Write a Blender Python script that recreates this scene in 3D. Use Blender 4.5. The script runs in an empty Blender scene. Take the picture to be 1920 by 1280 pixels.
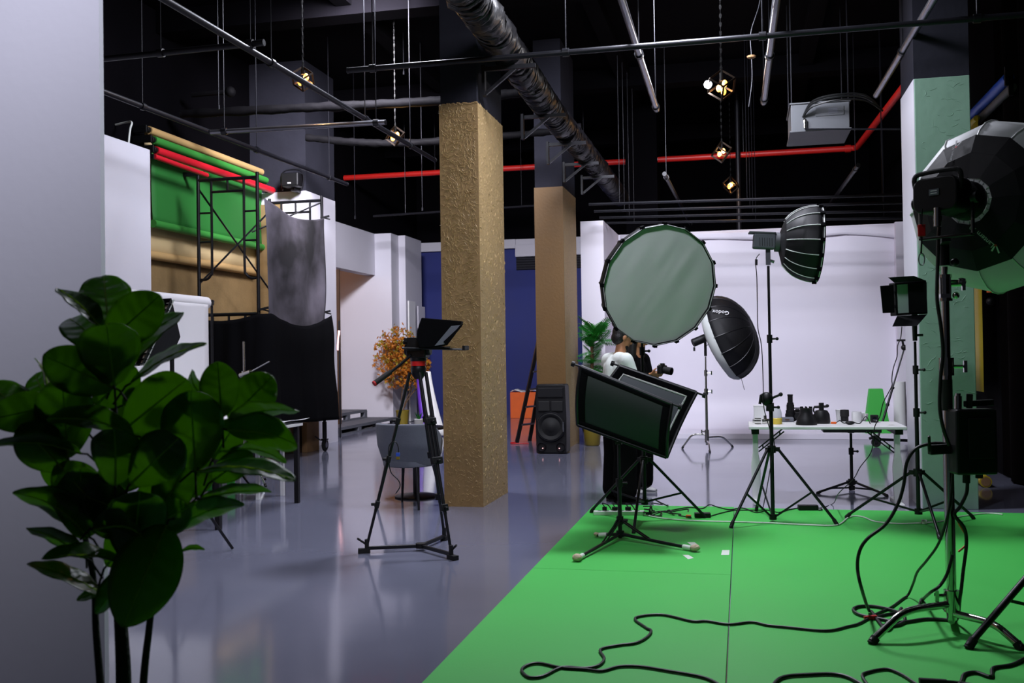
import bpy, bmesh, math, random
from mathutils import Vector, Matrix, noise
V = Vector
PI = math.pi
SC = bpy.context.scene
COL = SC.collection
rnd = random.Random(11)

# ------------------------------------------------------------------ camera
F = 1867.0                                   # focal length in pixels of a 1920 px wide frame
CAM = V((0.0, 0.0, 1.45))
YAW = math.atan(430 / F); PITCH = math.atan(26.5 / F); ROLL = -0.015
RC = Matrix.Rotation(YAW, 3, 'Z') @ Matrix.Rotation(PI / 2 + PITCH, 3, 'X') @ Matrix.Rotation(ROLL, 3, 'Z')
cd = bpy.data.cameras.new('camera'); cam = bpy.data.objects.new('camera', cd); COL.objects.link(cam)
cam.matrix_world = Matrix.Translation(CAM) @ RC.to_4x4()
cd.sensor_width = 36.0; cd.lens = 36.0 * F / 1920; cd.clip_end = 200; cd.clip_start = 0.05
cd.dof.use_dof = True; cd.dof.focus_distance = 8.6; cd.dof.aperture_fstop = 5.0
SC.camera = cam

# ------------------------------------------------------------------ world, lights, exposure
SC.view_settings.view_transform = 'Standard'; SC.view_settings.look = 'None'
SC.view_settings.gamma = 1.0; SC.view_settings.use_curve_mapping = False
SC.view_settings.exposure = 0.0
w = bpy.data.worlds.new('world'); SC.world = w; w.use_nodes = True
w.node_tree.nodes['Background'].inputs[0].default_value = (0.70, 0.72, 1.0, 1)
w.node_tree.nodes['Background'].inputs[1].default_value = 0.02

def area(name, loc, target, size, power, col=(0.86, 0.88, 1.0), sy=None, spread=PI):
    l = bpy.data.lights.new(name, 'AREA'); l.energy = power; l.color = col; l.spread = spread
    l.shape = 'RECTANGLE'; l.size = size; l.size_y = sy or size
    o = bpy.data.objects.new(name, l); COL.objects.link(o); o.location = loc
    o.rotation_euler = (V(target) - V(loc)).to_track_quat('-Z', 'Y').to_euler(); return o
# studio flood lamps hung under the ceiling and added fill lights, all above the frame
area('flood_lamp_stage', (-0.6, 8.8, 5.2), (0.3, 6.4, 0), 0.7, 285)
area('flood_lamp_aisle', (-3.3, 10.2, 5.8), (-3.6, 9.6, 0), 0.9, 130)
area('flood_lamp_cyclorama', (-0.9, 11.4, 6.05), (0.2, 18.6, 2.4), 1.4, 250, spread=math.radians(100))
area('flood_lamp_paper', (-3.9, 10.9, 6.0), (-7.0, 13.0, 1.6), 1.0, 205)
area('flood_lamp_entrance', (-4.4, 11.4, 6.05), (-7.4, 19.0, 2.8), 1.0, 290, col=(0.92, 0.90, 1.0), spread=math.radians(84))
area('fill_light_front', (-0.9, 4.4, 4.9), (-1.6, 9.0, 1.6), 0.6, 58, spread=math.radians(120))  # added fill that lifts the pillar fronts and the round softbox
area('fill_light_near_wall', (-0.9, 0.9, 5.1), (-2.8, 3.3, 2.9), 0.5, 21, spread=math.radians(58))  # added light, narrow beam brightening the upper near wall only

# ------------------------------------------------------------------ from a point in the photograph to a place in the hall
def ray(px, py): return RC @ V(((px - 960) / F, -(py - 640) / F, -1.0))
def at_z(px, py, z=0.0): r = ray(px, py); return CAM + r * ((z - CAM.z) / r.z)
def at_y(px, py, y): r = ray(px, py); return CAM + r * ((y - CAM.y) / r.y)
def at_x(px, py, x): r = ray(px, py); return CAM + r * ((x - CAM.x) / r.x)
def at_d(px, py, d): return CAM + ray(px, py) * d
def proj(p):
    q = RC.transposed() @ (V(p) - CAM); return 960 + F * q.x / -q.z, 640 - F * q.y / -q.z
def depth(p): return -(RC.transposed() @ (V(p) - CAM)).z
def z_on(p, py):                             # height on the vertical through p that shows at row py
    a = proj((p[0], p[1], 0.0))[1]; b = proj((p[0], p[1], 2.0))[1]; return 2.0 * (py - a) / (b - a)
RIGHT, UP, BACK = RC.col[0].copy(), RC.col[1].copy(), RC.col[2].copy()   # BACK points towards the camera

# ------------------------------------------------------------------ materials
def lin(c):
    if isinstance(c, str): c = [int(c[i:i + 2], 16) / 255 for i in (0, 2, 4)]
    return tuple(x / 12.92 if x <= 0.04045 else ((x + 0.055) / 1.055) ** 2.4 for x in c)
MATS = {}
def mat(name, col, rough=0.5, metal=0.0, var=0.12, scale=6.0, bump=0.0, bscale=60.0, emit=0.0, ecol=None, trans=0.0, alpha=1.0, coat=0.0, spec=0.5, rvar=0.06, sheen=0.0, subs=0.0, col2=None):
    m = bpy.data.materials.new(name); m.use_nodes = True; MATS[name] = m
    nt = m.node_tree; N = nt.nodes; L = nt.links; b = N['Principled BSDF']
    c = lin(col); tc = N.new('ShaderNodeTexCoord')
    nz = N.new('ShaderNodeTexNoise'); nz.inputs['Scale'].default_value = scale; nz.inputs['Detail'].default_value = 4
    L.new(tc.outputs['Object'], nz.inputs['Vector'])
    mx = N.new('ShaderNodeMix'); mx.data_type = 'RGBA'
    c2 = lin(col2) if col2 else tuple(min(1, x * (1 + var)) for x in c); c1 = c if col2 else tuple(x * (1 - var) for x in c)
    mx.inputs[6].default_value = (*c1, 1); mx.inputs[7].default_value = (*c2, 1)
    L.new(nz.outputs['Fac'], mx.inputs[0]); L.new(mx.outputs[2], b.inputs['Base Color'])
    mr = N.new('ShaderNodeMapRange'); mr.inputs[3].default_value = max(0, rough - rvar); mr.inputs[4].default_value = min(1, rough + rvar)
    L.new(nz.outputs['Fac'], mr.inputs[0]); L.new(mr.outputs[0], b.inputs['Roughness'])
    b.inputs['Metallic'].default_value = metal; b.inputs['Specular IOR Level'].default_value = spec
    b.inputs['Coat Weight'].default_value = coat; b.inputs['Alpha'].default_value = alpha
    b.inputs['Transmission Weight'].default_value = trans
    if sheen: b.inputs['Sheen Weight'].default_value = sheen
    if subs: b.inputs['Subsurface Weight'].default_value = subs
    if emit:
        b.inputs['Emission Color'].default_value = (*(lin(ecol) if ecol else c), 1); b.inputs['Emission Strength'].default_value = emit
    if bump:
        n2 = N.new('ShaderNodeTexNoise'); n2.inputs['Scale'].default_value = bscale; n2.inputs['Detail'].default_value = 6
        L.new(tc.outputs['Object'], n2.inputs['Vector'])
        bp = N.new('ShaderNodeBump'); bp.inputs['Strength'].default_value = min(1, bump); bp.inputs['Distance'].default_value = 0.01 * max(1, bump)
        L.new(n2.outputs['Fac'], bp.inputs['Height']); L.new(bp.outputs['Normal'], b.inputs['Normal'])
    return m
def two_sided(name, front, trans_col, rough=0.5, amount=0.35, var=0.15, scale=5, bump=0.0, bscale=30):   # leaf, paper or cloth that lets light through
    m = mat(name, front, rough, var=var, scale=scale, bump=bump, bscale=bscale); nt = m.node_tree; N = nt.nodes; L = nt.links
    t = N.new('ShaderNodeBsdfTranslucent'); t.inputs[0].default_value = (*lin(trans_col), 1)
    x = N.new('ShaderNodeMixShader'); x.inputs[0].default_value = amount
    L.new(N['Principled BSDF'].outputs[0], x.inputs[1]); L.new(t.outputs[0], x.inputs[2]); L.new(x.outputs[0], N['Material Output'].inputs['Surface'])
    return m
mat('epoxy', '6e7082', 0.10, var=0.10, scale=1.3, bump=0.04, bscale=3.0, rvar=0.05, spec=0.42)
mat('green_board', '45ba50', 0.60, spec=0.3, var=0.06, scale=2.0, bump=0.05, bscale=80)
mat('black_paint', '08070a', 0.9, var=0.3, scale=2, bump=0.25, bscale=14, spec=0.03)
mat('grey_black', '26262e', 0.85, var=0.25, scale=3, bump=0.4, bscale=12, spec=0.1)
mat('white_paint', 'c8c6d0', 0.60, var=0.04, scale=1.5, bump=0.05, bscale=20)
mat('near_white', 'd2cfdc', 0.65, var=0.03, scale=1.2, bump=0.06, bscale=24)
mat('cyc_white', 'dfdae6', 0.55, var=0.03, scale=1.0)
mat('blue_wall', '1c2870', 0.7, var=0.12, scale=1.5)
mat('brown_wall', '8a7048', 0.8, var=0.3, scale=5, bump=0.4, bscale=30)
mat('mint_plaster', '7a9c88', 0.6, var=0.08, scale=2.5, bump=0.5, bscale=7)
mat('alcove_wall', 'a8633a', 0.7, var=0.15, scale=2)
mat('shutter', '1b1b24', 0.6)
mat('curtain_black', '070505', 0.95, var=0.4, scale=9, bump=0.2, bscale=50, spec=0.02)
mat('gold_stroke', '907349', 0.55, var=0.16, scale=9, bump=0.35, bscale=40)
mat('gold_ridge', 'a58a5c', 0.45, var=0.15, scale=30)
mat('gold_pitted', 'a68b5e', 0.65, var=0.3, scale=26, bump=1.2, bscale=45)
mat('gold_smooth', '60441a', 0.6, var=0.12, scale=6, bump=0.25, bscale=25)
mat('steel_black', '17171c', 0.38, var=0.2, scale=20, metal=0.3)
mat('tube_dark', '1c1c22', 0.45, metal=0.5, var=0.2, scale=9)
mat('tube_steel', '8a8a92', 0.30, metal=0.9, var=0.2, scale=6)
mat('chrome', 'c9c9c4', 0.16, metal=1.0, var=0.1)
mat('plastic_black', '0b0b0e', 0.5, spec=0.35, var=0.2, scale=25)
mat('rubber', '08080a', 0.75, var=0.2)
mat('fabric_black', '09090c', 0.95, var=0.3, scale=18, bump=0.15, bscale=120, spec=0.08)
mat('nylon_black', '0c0c10', 0.6, var=0.25, scale=10, bump=0.15, bscale=10, spec=0.3)
mat('cable_black', '0b0c0e', 0.5)
mat('cable_white', 'd5d9d4', 0.5)
mat('wrap_black', '0d0c10', 0.42, var=0.5, scale=7, bump=1.0, bscale=9, rvar=0.15, spec=0.35)
mat('wrap_dark', '0a090c', 0.75, var=0.5, scale=7, bump=0.8, bscale=9, spec=0.12)
mat('red_pipe', 'c41f1a', 0.4, var=0.1)
mat('red', 'c8161a', 0.45)
mat('orange', 'e8641a', 0.6)
mat('yellow', 'b8a41c', 0.7, var=0.05)
mat('purple', '6a39b8', 0.5)
mat('blue', '2f55c0', 0.6)
mat('grey_cloth_chair', '575a66', 0.85, var=0.12, scale=30, bump=0.15, bscale=150, sheen=0.2)
mat('pallet_grey', '5f616a', 0.8, var=0.2, scale=8, bump=0.2, bscale=30)
mat('kraft', '8a6a48', 0.85, var=0.1)
mat('kraft_dark', '4c3524', 0.85, var=0.12)
mat('white_plastic', 'e2e2e2', 0.4, var=0.03)
mat('galvanised', '55575b', 0.55, metal=0.2, var=0.12, scale=4)
mat('pot_olive', '7a6a1e', 0.5, var=0.1)
mat('pot_white', 'e6e6e6', 0.4, var=0.02)
mat('soil', '2a2018', 0.95, var=0.3, bump=0.6)
mat('bark', '5c452e', 0.9, var=0.3, scale=25, bump=0.6, bscale=40)
mat('dark_stem', '11150f', 0.85, var=0.4, scale=30, bump=0.8, bscale=60)
mat('skin', 'b07a56', 0.55, var=0.08, subs=0.05)
mat('skin_dark', '8f5f42', 0.55, var=0.08, subs=0.05)
mat('hair', '0d0a0a', 0.5, var=0.4, scale=60, bump=0.5, bscale=90)
mat('shirt_white', 'e6ece8', 0.8, var=0.03, bump=0.5, bscale=9)
mat('cloth_black', '08080a', 0.95, var=0.3, bump=0.4, bscale=9, spec=0.08)
mat('shoe_white', 'd8d8da', 0.6)
mat('glass_grey', '6b6e78', 0.12, var=0.05, coat=0.5)
mat('lens_glass', '10131c', 0.06, coat=1.0)
mat('panel_face', 'a9bdb6', 0.5, var=0.04)
mat('tape_white', 'd7e0d6', 0.6, var=0.04)
mat('tape_ball', 'c9b49a', 0.6, var=0.35, scale=60, bump=0.8, bscale=70)
mat('clear_plastic', 'c9cfd2', 0.25, var=0.04, alpha=0.55)
mat('amber', 'd8c040', 0.3, alpha=0.85)
mat('socket_black', '0c0b0b', 0.7, spec=0.15)
mat('cube_frame', '2a2018', 0.35, metal=0.7)
mat('bulb_warm', 'ffd9a0', 0.3, emit=6, ecol='ff9a34')
mat('bulb_cold', 'ffffff', 0.3, emit=60, ecol='dfe8ff')
mat('bulb_pink', 'ffd0d0', 0.3, emit=2.2, ecol='ffb0b0')
two_sided('diffuser_white', 'dde2df', 'c9d2cb', 0.75, 0.3, var=0.03, scale=4, bump=0.35, bscale=7)
two_sided('lantern_white', 'd6d8da', 'c8cac8', 0.6, 0.3, var=0.03, scale=3, bump=0.1, bscale=12)
two_sided('paper_white', 'e0dee4', 'b0aeb0', 0.7, 0.15, var=0.02)
two_sided('paper_green', '267a2e', '226a26', 0.7, 0.12, var=0.08, scale=2)
two_sided('paper_beige', 'd8bf8e', 'b89a60', 0.7, 0.12, var=0.05, scale=2)
mat('roll_beige', 'c4a06a', 0.6, var=0.08); mat('roll_green', '358c36', 0.6, var=0.08); mat('roll_red', 'd0182a', 0.5, var=0.08)
mat('roll_yellow', 'b39f1a', 0.6, var=0.06); mat('roll_blue', '2458c4', 0.5, var=0.08); mat('roll_grey', '4a4a48', 0.6)
two_sided('leaf_fig', '1e3a12', 'a6e236', 0.34, 0.37, var=0.35, scale=9, bump=0.25, bscale=18)
two_sided('midrib', '8aa03a', 'd0f070', 0.5, 0.55)
two_sided('leaf_maple', 'b8701c', 'c47a1e', 0.6, 0.3, var=0.4, scale=8)
two_sided('leaf_maple_light', '9a8a22', 'a89a28', 0.6, 0.3, var=0.3, scale=8)
two_sided('leaf_palm', '247a2a', '3c9a2e', 0.4, 0.25, var=0.35, scale=12)
mat('reflector_dark', '10201a', 0.6, var=0.15)
mat('reflector_inside', '3c4348', 0.5, metal=0.1, var=0.12, scale=3)
mat('piping_white', 'd8dbd9', 0.5)
mat('letter_white', 'd8d8dc', 0.6)
mat('green_block', '3fb446', 0.7, var=0.03)

def cloth_grey():                            # hand painted cloudy muslin
    m = mat('muslin', '4a4752', 0.9, var=0.1); nt = m.node_tree; N = nt.nodes; L = nt.links
    tc = N.new('ShaderNodeTexCoord'); n = N.new('ShaderNodeTexNoise'); n.inputs['Scale'].default_value = 1.3; n.inputs['Detail'].default_value = 5; n.inputs['Roughness'].default_value = 0.5
    r = N.new('ShaderNodeValToRGB'); r.color_ramp.elements[0].position = 0.36; r.color_ramp.elements[0].color = (*lin('18161b'), 1)
    r.color_ramp.elements[1].position = 0.68; r.color_ramp.elements[1].color = (*lin('5e5964'), 1)
    L.new(tc.outputs['Object'], n.inputs[0]); L.new(n.outputs[0], r.inputs[0]); L.new(r.outputs[0], N['Principled BSDF'].inputs['Base Color'])
cloth_grey()

# ------------------------------------------------------------------ mesh builder
def frame_z(d):                              # matrix whose Z is along d
    d = V(d).normalized(); q = d.to_track_quat('Z', 'Y'); return q.to_matrix()
def smooth_path(pts, k=6, closed=False):
    pts = [V(p) for p in pts]; n = len(pts); out = []
    rng = n if closed else n - 1
    for i in range(rng):
        p0 = pts[(i - 1) % n] if closed or i > 0 else pts[0]; p1 = pts[i]; p2 = pts[(i + 1) % n]
        p3 = pts[(i + 2) % n] if closed or i + 2 < n else pts[-1]
        for j in range(k):
            t = j / k
            out.append(0.5 * ((2 * p1) + (p2 - p0) * t + (2 * p0 - 5 * p1 + 4 * p2 - p3) * t * t + (3 * p1 - p0 - 3 * p2 + p3) * t ** 3))
    if not closed: out.append(pts[-1])
    return out
class MB:
    def __init__(s): s.v = []; s.f = []
    def add(s, vs, fs):
        o = len(s.v); s.v += [V(p) for p in vs]; s.f += [tuple(i + o for i in f) for f in fs]; return s
    def box(s, c, size, R=None):
        x, y, z = (k / 2 for k in size); c = V(c)
        vs = [V((a * x, b * y, d * z)) for d in (-1, 1) for a, b in ((-1, -1), (1, -1), (1, 1), (-1, 1))]
        if R is not None: vs = [R @ p for p in vs]
        return s.add([c + p for p in vs], [(3, 2, 1, 0), (4, 5, 6, 7), (0, 1, 5, 4), (1, 2, 6, 5), (2, 3, 7, 6), (3, 0, 4, 7)])
    def span(s, a, b):
        a, b = V(a), V(b); return s.box((a + b) / 2, [abs(b[i] - a[i]) for i in range(3)])
    def bar(s, a, b, w, h=None, roll=0):     # square bar from a to b
        a, b = V(a), V(b); R = frame_z(b - a) @ Matrix.Rotation(roll, 3, 'Z'); return s.box((a + b) / 2, (w, h or w, (b - a).length), R)
    def cyl(s, a, b, r, r2=None, n=12, cap=True):
        a, b = V(a), V(b); R = frame_z(b - a); r2 = r if r2 is None else r2; vs = []
        for p, q in ((a, r), (b, r2)):
            for i in range(n): t = 2 * PI * i / n; vs.append(p + R @ V((math.cos(t) * q, math.sin(t) * q, 0)))
        fs = [(i, (i + 1) % n, n + (i + 1) % n, n + i) for i in range(n)]
        if cap: fs += [tuple(range(n - 1, -1, -1)), tuple(range(n, 2 * n))]
        return s.add(vs, fs)
    def tube(s, pts, r, n=8, closed=False, radii=None):
        pts = [V(p) for p in pts]; m = len(pts); vs = []; prev = None
        for i, p in enumerate(pts):
            a = pts[i - 1] if i > 0 or closed else p; b = pts[(i + 1) % m] if i < m - 1 or closed else p
            t = (b - a); t = t.normalized() if t.length > 1e-9 else V((0, 0, 1))
            if prev is None: u = t.orthogonal().normalized()
            else:
                u = prev - t * prev.dot(t); u = u.normalized() if u.length > 1e-6 else t.orthogonal().normalized()
            prev = u; w = t.cross(u); q = radii[i] if radii else r
            for j in range(n): g = 2 * PI * j / n; vs.append(p + (u * math.cos(g) + w * math.sin(g)) * q)
        fs = []
        for i in range(m if closed else m - 1):
            k = (i + 1) % m
            for j in range(n): fs.append((i * n + j, i * n + (j + 1) % n, k * n + (j + 1) % n, k * n + j))
        if not closed: fs += [tuple(range(n - 1, -1, -1)), tuple(range((m - 1) * n, m * n))]
        return s.add(vs, fs)
    def lathe(s, prof, n=24, c=(0, 0, 0), R=None, a0=0.0, close=True):
        c = V(c); vs = []; fs = []; m = len(prof)
        for r, z in prof:
            for j in range(n):
                g = a0 + 2 * PI * j / n; p = V((r * math.cos(g), r * math.sin(g), z)); vs.append(c + (R @ p if R is not None else p))
        for i in range(m - 1):
            for j in range(n): fs.append((i * n + j, i * n + (j + 1) % n, (i + 1) * n + (j + 1) % n, (i + 1) * n + j))
        if close:
            if prof[0][0] > 1e-5: fs.append(tuple(range(n - 1, -1, -1)))
            if prof[-1][0] > 1e-5: fs.append(tuple(range((m - 1) * n, m * n)))
        return s.add(vs, fs)
    def ball(s, c, r, n=12, m=8, R=None):
        r = r if hasattr(r, '__len__') else (r, r, r); c = V(c); vs = []; fs = []
        for i in range(1, m):
            t = PI * i / m
            for j in range(n):
                g = 2 * PI * j / n; p = V((r[0] * math.sin(t) * math.cos(g), r[1] * math.sin(t) * math.sin(g), r[2] * math.cos(t)))
                vs.append(c + (R @ p if R is not None else p))
        top = len(vs); a = V((0, 0, r[2])); vs += [c + (R @ a if R is not None else a), c - (R @ a if R is not None else a)]
        for i in range(m - 2):
            for j in range(n): fs.append((i * n + j, (i + 1) * n + j, (i + 1) * n + (j + 1) % n, i * n + (j + 1) % n))
        for j in range(n): fs.append((top, j, (j + 1) % n)); fs.append((top + 1, (m - 2) * n + (j + 1) % n, (m - 2) * n + j))
        return s.add(vs, fs)
    def grid(s, fn, nu, nv):
        vs = [fn(i / nu, j / nv) for i in range(nu + 1) for j in range(nv + 1)]; k = nv + 1
        return s.add(vs, [(i * k + j, (i + 1) * k + j, (i + 1) * k + j + 1, i * k + j + 1) for i in range(nu) for j in range(nv)])
    def prism(s, poly, off):                 # polygon of 3-D points pushed along off
        off = V(off); n = len(poly); vs = [V(p) for p in poly] + [V(p) + off for p in poly]
        return s.add(vs, [tuple(range(n - 1, -1, -1)), tuple(range(n, 2 * n))] + [(i, (i + 1) % n, n + (i + 1) % n, n + i) for i in range(n)])
ORG = {}
def mesh_of(mb, org, smooth=40):
    me = bpy.data.meshes.new('m'); me.from_pydata([p - org for p in mb.v], [], mb.f)
    b = bmesh.new(); b.from_mesh(me); bmesh.ops.recalc_face_normals(b, faces=b.faces); b.to_mesh(me); b.free()
    if smooth:
        me.shade_smooth(); me.set_sharp_from_angle(angle=math.radians(smooth))
    return me
def obj(name, mb, m, parent=None, org=None, smooth=40, bev=0, solid=0, sub=0, local=False):
    if org is None: org = ORG[parent.name] if parent and not local else V((0, 0, 0))
    me = mesh_of(mb, V(org), smooth); me.name = name; me.materials.append(MATS[m] if isinstance(m, str) else m)
    o = bpy.data.objects.new(name, me); COL.objects.link(o)
    if parent: o.parent = parent; ORG[o.name] = V(org)
    else: o.location = org; ORG[o.name] = V(org)
    if solid: md = o.modifiers.new('solid', 'SOLIDIFY'); md.thickness = solid; md.offset = 0
    if bev: md = o.modifiers.new('bevel', 'BEVEL'); md.width = bev; md.segments = 2; md.limit_method = 'ANGLE'
    if sub: md = o.modifiers.new('sub', 'SUBSURF'); md.levels = sub; md.render_levels = sub
    return o
def tag(o, label, cat, group=None, kind=None):
    if label: o['label'] = label
    if cat: o['category'] = cat
    if group: o['group'] = group
    if kind: o['kind'] = kind
    return o
def thing(name, label, cat, loc, group=None, rz=0):
    o = bpy.data.objects.new(name, None); COL.objects.link(o); o.location = loc; o.rotation_euler = (0, 0, rz); o.empty_display_size = 0.1
    ORG[o.name] = V(loc); return tag(o, label, cat, group)
def solo(name, mb, m, label, cat, loc=None, group=None, kind=None, **k):
    if loc is None:
        loc = V((sum(p.x for p in mb.v) / len(mb.v), sum(p.y for p in mb.v) / len(mb.v), min(p.z for p in mb.v)))
    return tag(obj(name, mb, m, org=V(loc), **k), label, cat, group, kind)
def struct(name, mb, m, parent=None, **k):
    o = obj(name, mb, m, parent, **k)
    if not parent: o['kind'] = 'structure'
    return o
def text_mesh(s, size, extrude=0.001):
    cu = bpy.data.curves.new('t', 'FONT'); cu.body = s; cu.size = size; cu.extrude = extrude; cu.align_x = 'CENTER'; cu.align_y = 'CENTER'; cu.resolution_u = 3
    o = bpy.data.objects.new('t', cu); COL.objects.link(o); bpy.context.view_layer.update()
    me = bpy.data.meshes.new_from_object(o.evaluated_get(bpy.context.evaluated_depsgraph_get())); bpy.data.objects.remove(o); return me
def text(s, size, c, xdir, normal, m, parent, name='lettering', bend=None):
    me = text_mesh(s, size); x = V(xdir).normalized(); n = V(normal); n = (n - x * n.dot(x)).normalized(); y = n.cross(x)
    mb = MB(); mb.add([V(c) + x * v.co.x + y * v.co.y + n * v.co.z if not bend else bend(v.co) for v in me.vertices], [tuple(p.vertices) for p in me.polygons])
    bpy.data.meshes.remove(me)
    return obj(name, mb, m, parent, smooth=0)
def dup(o, parent=None, mats=None):
    c = o.copy(); COL.objects.link(c); c.parent = parent
    for ch in list(o.children): dup(ch, c)
    return c
# ================================================================== the hall
XL, XR, YB, ZC = -7.9, 2.9, 23.9, 6.35       # left wall, right wall, far wall, ceiling
GP = 0.02                                    # top of the green boards
m = MB(); m.span((-11, -4, -0.1), (XR + 0.2, YB + 0.3, 0)); struct('floor', m, 'epoxy', smooth=0)
m = MB(); m.span((-11, -4, ZC), (XR + 0.2, YB + 0.3, ZC + 0.1)); ceil = struct('ceiling', m, 'black_paint', smooth=0)
for i in range(5):
    m = MB(); y = 3.2 + i * 4.6; m.span((-11, y, ZC - 0.32), (XR, y + 0.35, ZC)); obj('ceiling_beam', m, 'black_paint', ceil, smooth=0)
for x in (-5.2, -2.0, 1.0):
    m = MB(); m.span((x, -4, ZC - 0.2), (x + 0.22, YB, ZC)); obj('ceiling_joist', m, 'black_paint', ceil, smooth=0)
# far wall: black above, blue below, white bulkhead and a rolled-up shutter
m = MB(); m.span((-11, YB, 0), (XR + 0.2, YB + 0.2, ZC)); far = struct('wall_back', m, 'black_paint', smooth=0)
m = MB(); m.span((-8.6, YB - 0.03, 0), (-5.35, YB, 4.08)); obj('blue_panel', m, 'blue_wall', far, smooth=0)
m = MB(); m.span((-5.35, YB - 0.03, 0), (-1.6, YB, 3.55)); obj('blue_panel', m, 'blue_wall', far, smooth=0)
m = MB(); m.span((-8.6, YB - 0.14, 4.08), (-5.35, YB, 4.30)); obj('bulkhead', m, 'white_paint', far, smooth=0)
m = MB(); m.span((-5.35, YB - 0.20, 3.86), (-1.6, YB, 4.16)); m.span((-5.35, YB - 0.12, 4.16), (-1.6, YB, 4.30)); obj('bulkhead', m, 'white_paint', far, smooth=0, bev=0.01)
for i in range(5):
    m = MB(); z = 3.55 + i * 0.062; m.cyl((-5.35, YB - 0.05, z + 0.03), (-1.6, YB - 0.05, z + 0.03), 0.034, n=8); obj('shutter_slat', m, 'shutter', far)
# right wall: black curtained wall along the hall
def fold(u, v):
    y = -4 + u * 16.2; return V((XR - 0.05 + 0.05 * math.sin(y * 9 + 0.6 * math.sin(y * 2.3)), y, 0.02 + v * 5.2))
m = MB(); m.span((XR, -4, 0), (XR + 0.2, YB, ZC)); wr = struct('wall_right', m, 'black_paint', smooth=0)
m = MB(); m.grid(fold, 420, 2); obj('curtain', m, 'curtain_black', wr, smooth=80)
# near left wall that ends beside the plant
nw = at_y(188, 300, 3.3).x
m = MB(); m.span((-8.2, 3.3, 0), (nw, 3.325, 5.6)); nwall = struct('wall_left_near', m, 'near_white', smooth=0)
m = MB(); m.span((-8.2, 3.326, 0), (nw - .12, 3.44, 5.6)); obj('timber_backing', m, 'kraft', nwall, smooth=0)
# left side wall
m = MB(); m.span((XL - 0.2, 3, 0), (XL, 16.4, ZC)); wl = struct('wall_left', m, 'black_paint', smooth=0)
m = MB(); m.span((XL, 11.2, 0), (XL + 0.03, 15.1, 3.95)); obj('board_cladding', m, 'brown_wall', wl, smooth=0)
pe = at_x(281, 281, -7.0)
m = MB(); m.span((-7.3, 4.0, 0), (-7.0, pe.y, pe.z)); struct('wall_left_partition', m, 'white_paint', smooth=0)
# column behind the scaffold, white below and black above
cA = at_z(634, 827); cx = cA.x; cy1 = cA.y; cy0 = 15.1; zt = 4.2
m = MB(); m.span((XL, cy0, 0), (cx, cy1, zt)); c3 = struct('pillar_left', m, 'white_paint', smooth=0)
m = MB(); m.span((XL, cy0 - 0.03, 0), (cx - 0.42, cy0, 4.0)); obj('board_cladding', m, 'brown_wall', c3, smooth=0)
m = MB(); m.span((XL, cy0 + 0.01, zt), (cx - 0.01, cy1, ZC)); obj('upper_shaft', m, 'grey_black', c3, smooth=0)
# entrance: lintel, alcove, inner wall
YA = 20.85
m = MB(); m.span((XL - 0.25, cy1, 3.28), (XL, YA, zt)); lint = struct('wall_entrance', m, 'white_paint', smooth=0)
m = MB(); m.span((XL - 0.2, cy1, zt), (XL - 0.02, YB, ZC)); obj('wall_above', m, 'black_paint', lint, smooth=0)
m = MB(); m.span((-11, YA, 0), (at_y(735, 600, YA).x, YA + 0.6, zt)); inn = struct('wall_inner', m, 'white_paint', smooth=0)
m = MB(); m.span((-8.2, YA + 0.5, 0), (-7.36, 22.5, zt)); obj('pier', m, 'white_paint', inn, smooth=0)
m = MB(); m.span((-11, 15.1, 0), (-10.8, YA, zt)); struct('wall_alcove', m, 'alcove_wall', smooth=0)
m = MB(); m.span((-11, 15.1, zt), (XL - 0.2, YA + 0.3, zt + 0.1)); struct('ceiling_alcove', m, 'alcove_wall', smooth=0)
m = MB(); m.span((-11, 15.1, 0), (XL, 15.3, zt)); struct('wall_alcove_near', m, 'alcove_wall', smooth=0)
l = bpy.data.lights.new('alcove_lamp', 'POINT'); l.energy = 34; l.color = (1.0, 0.62, 0.36); l.shadow_soft_size = 0.25
o = bpy.data.objects.new('alcove_lamp', l); COL.objects.link(o); o.location = (-9.6, 18.2, 3.5)

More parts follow.
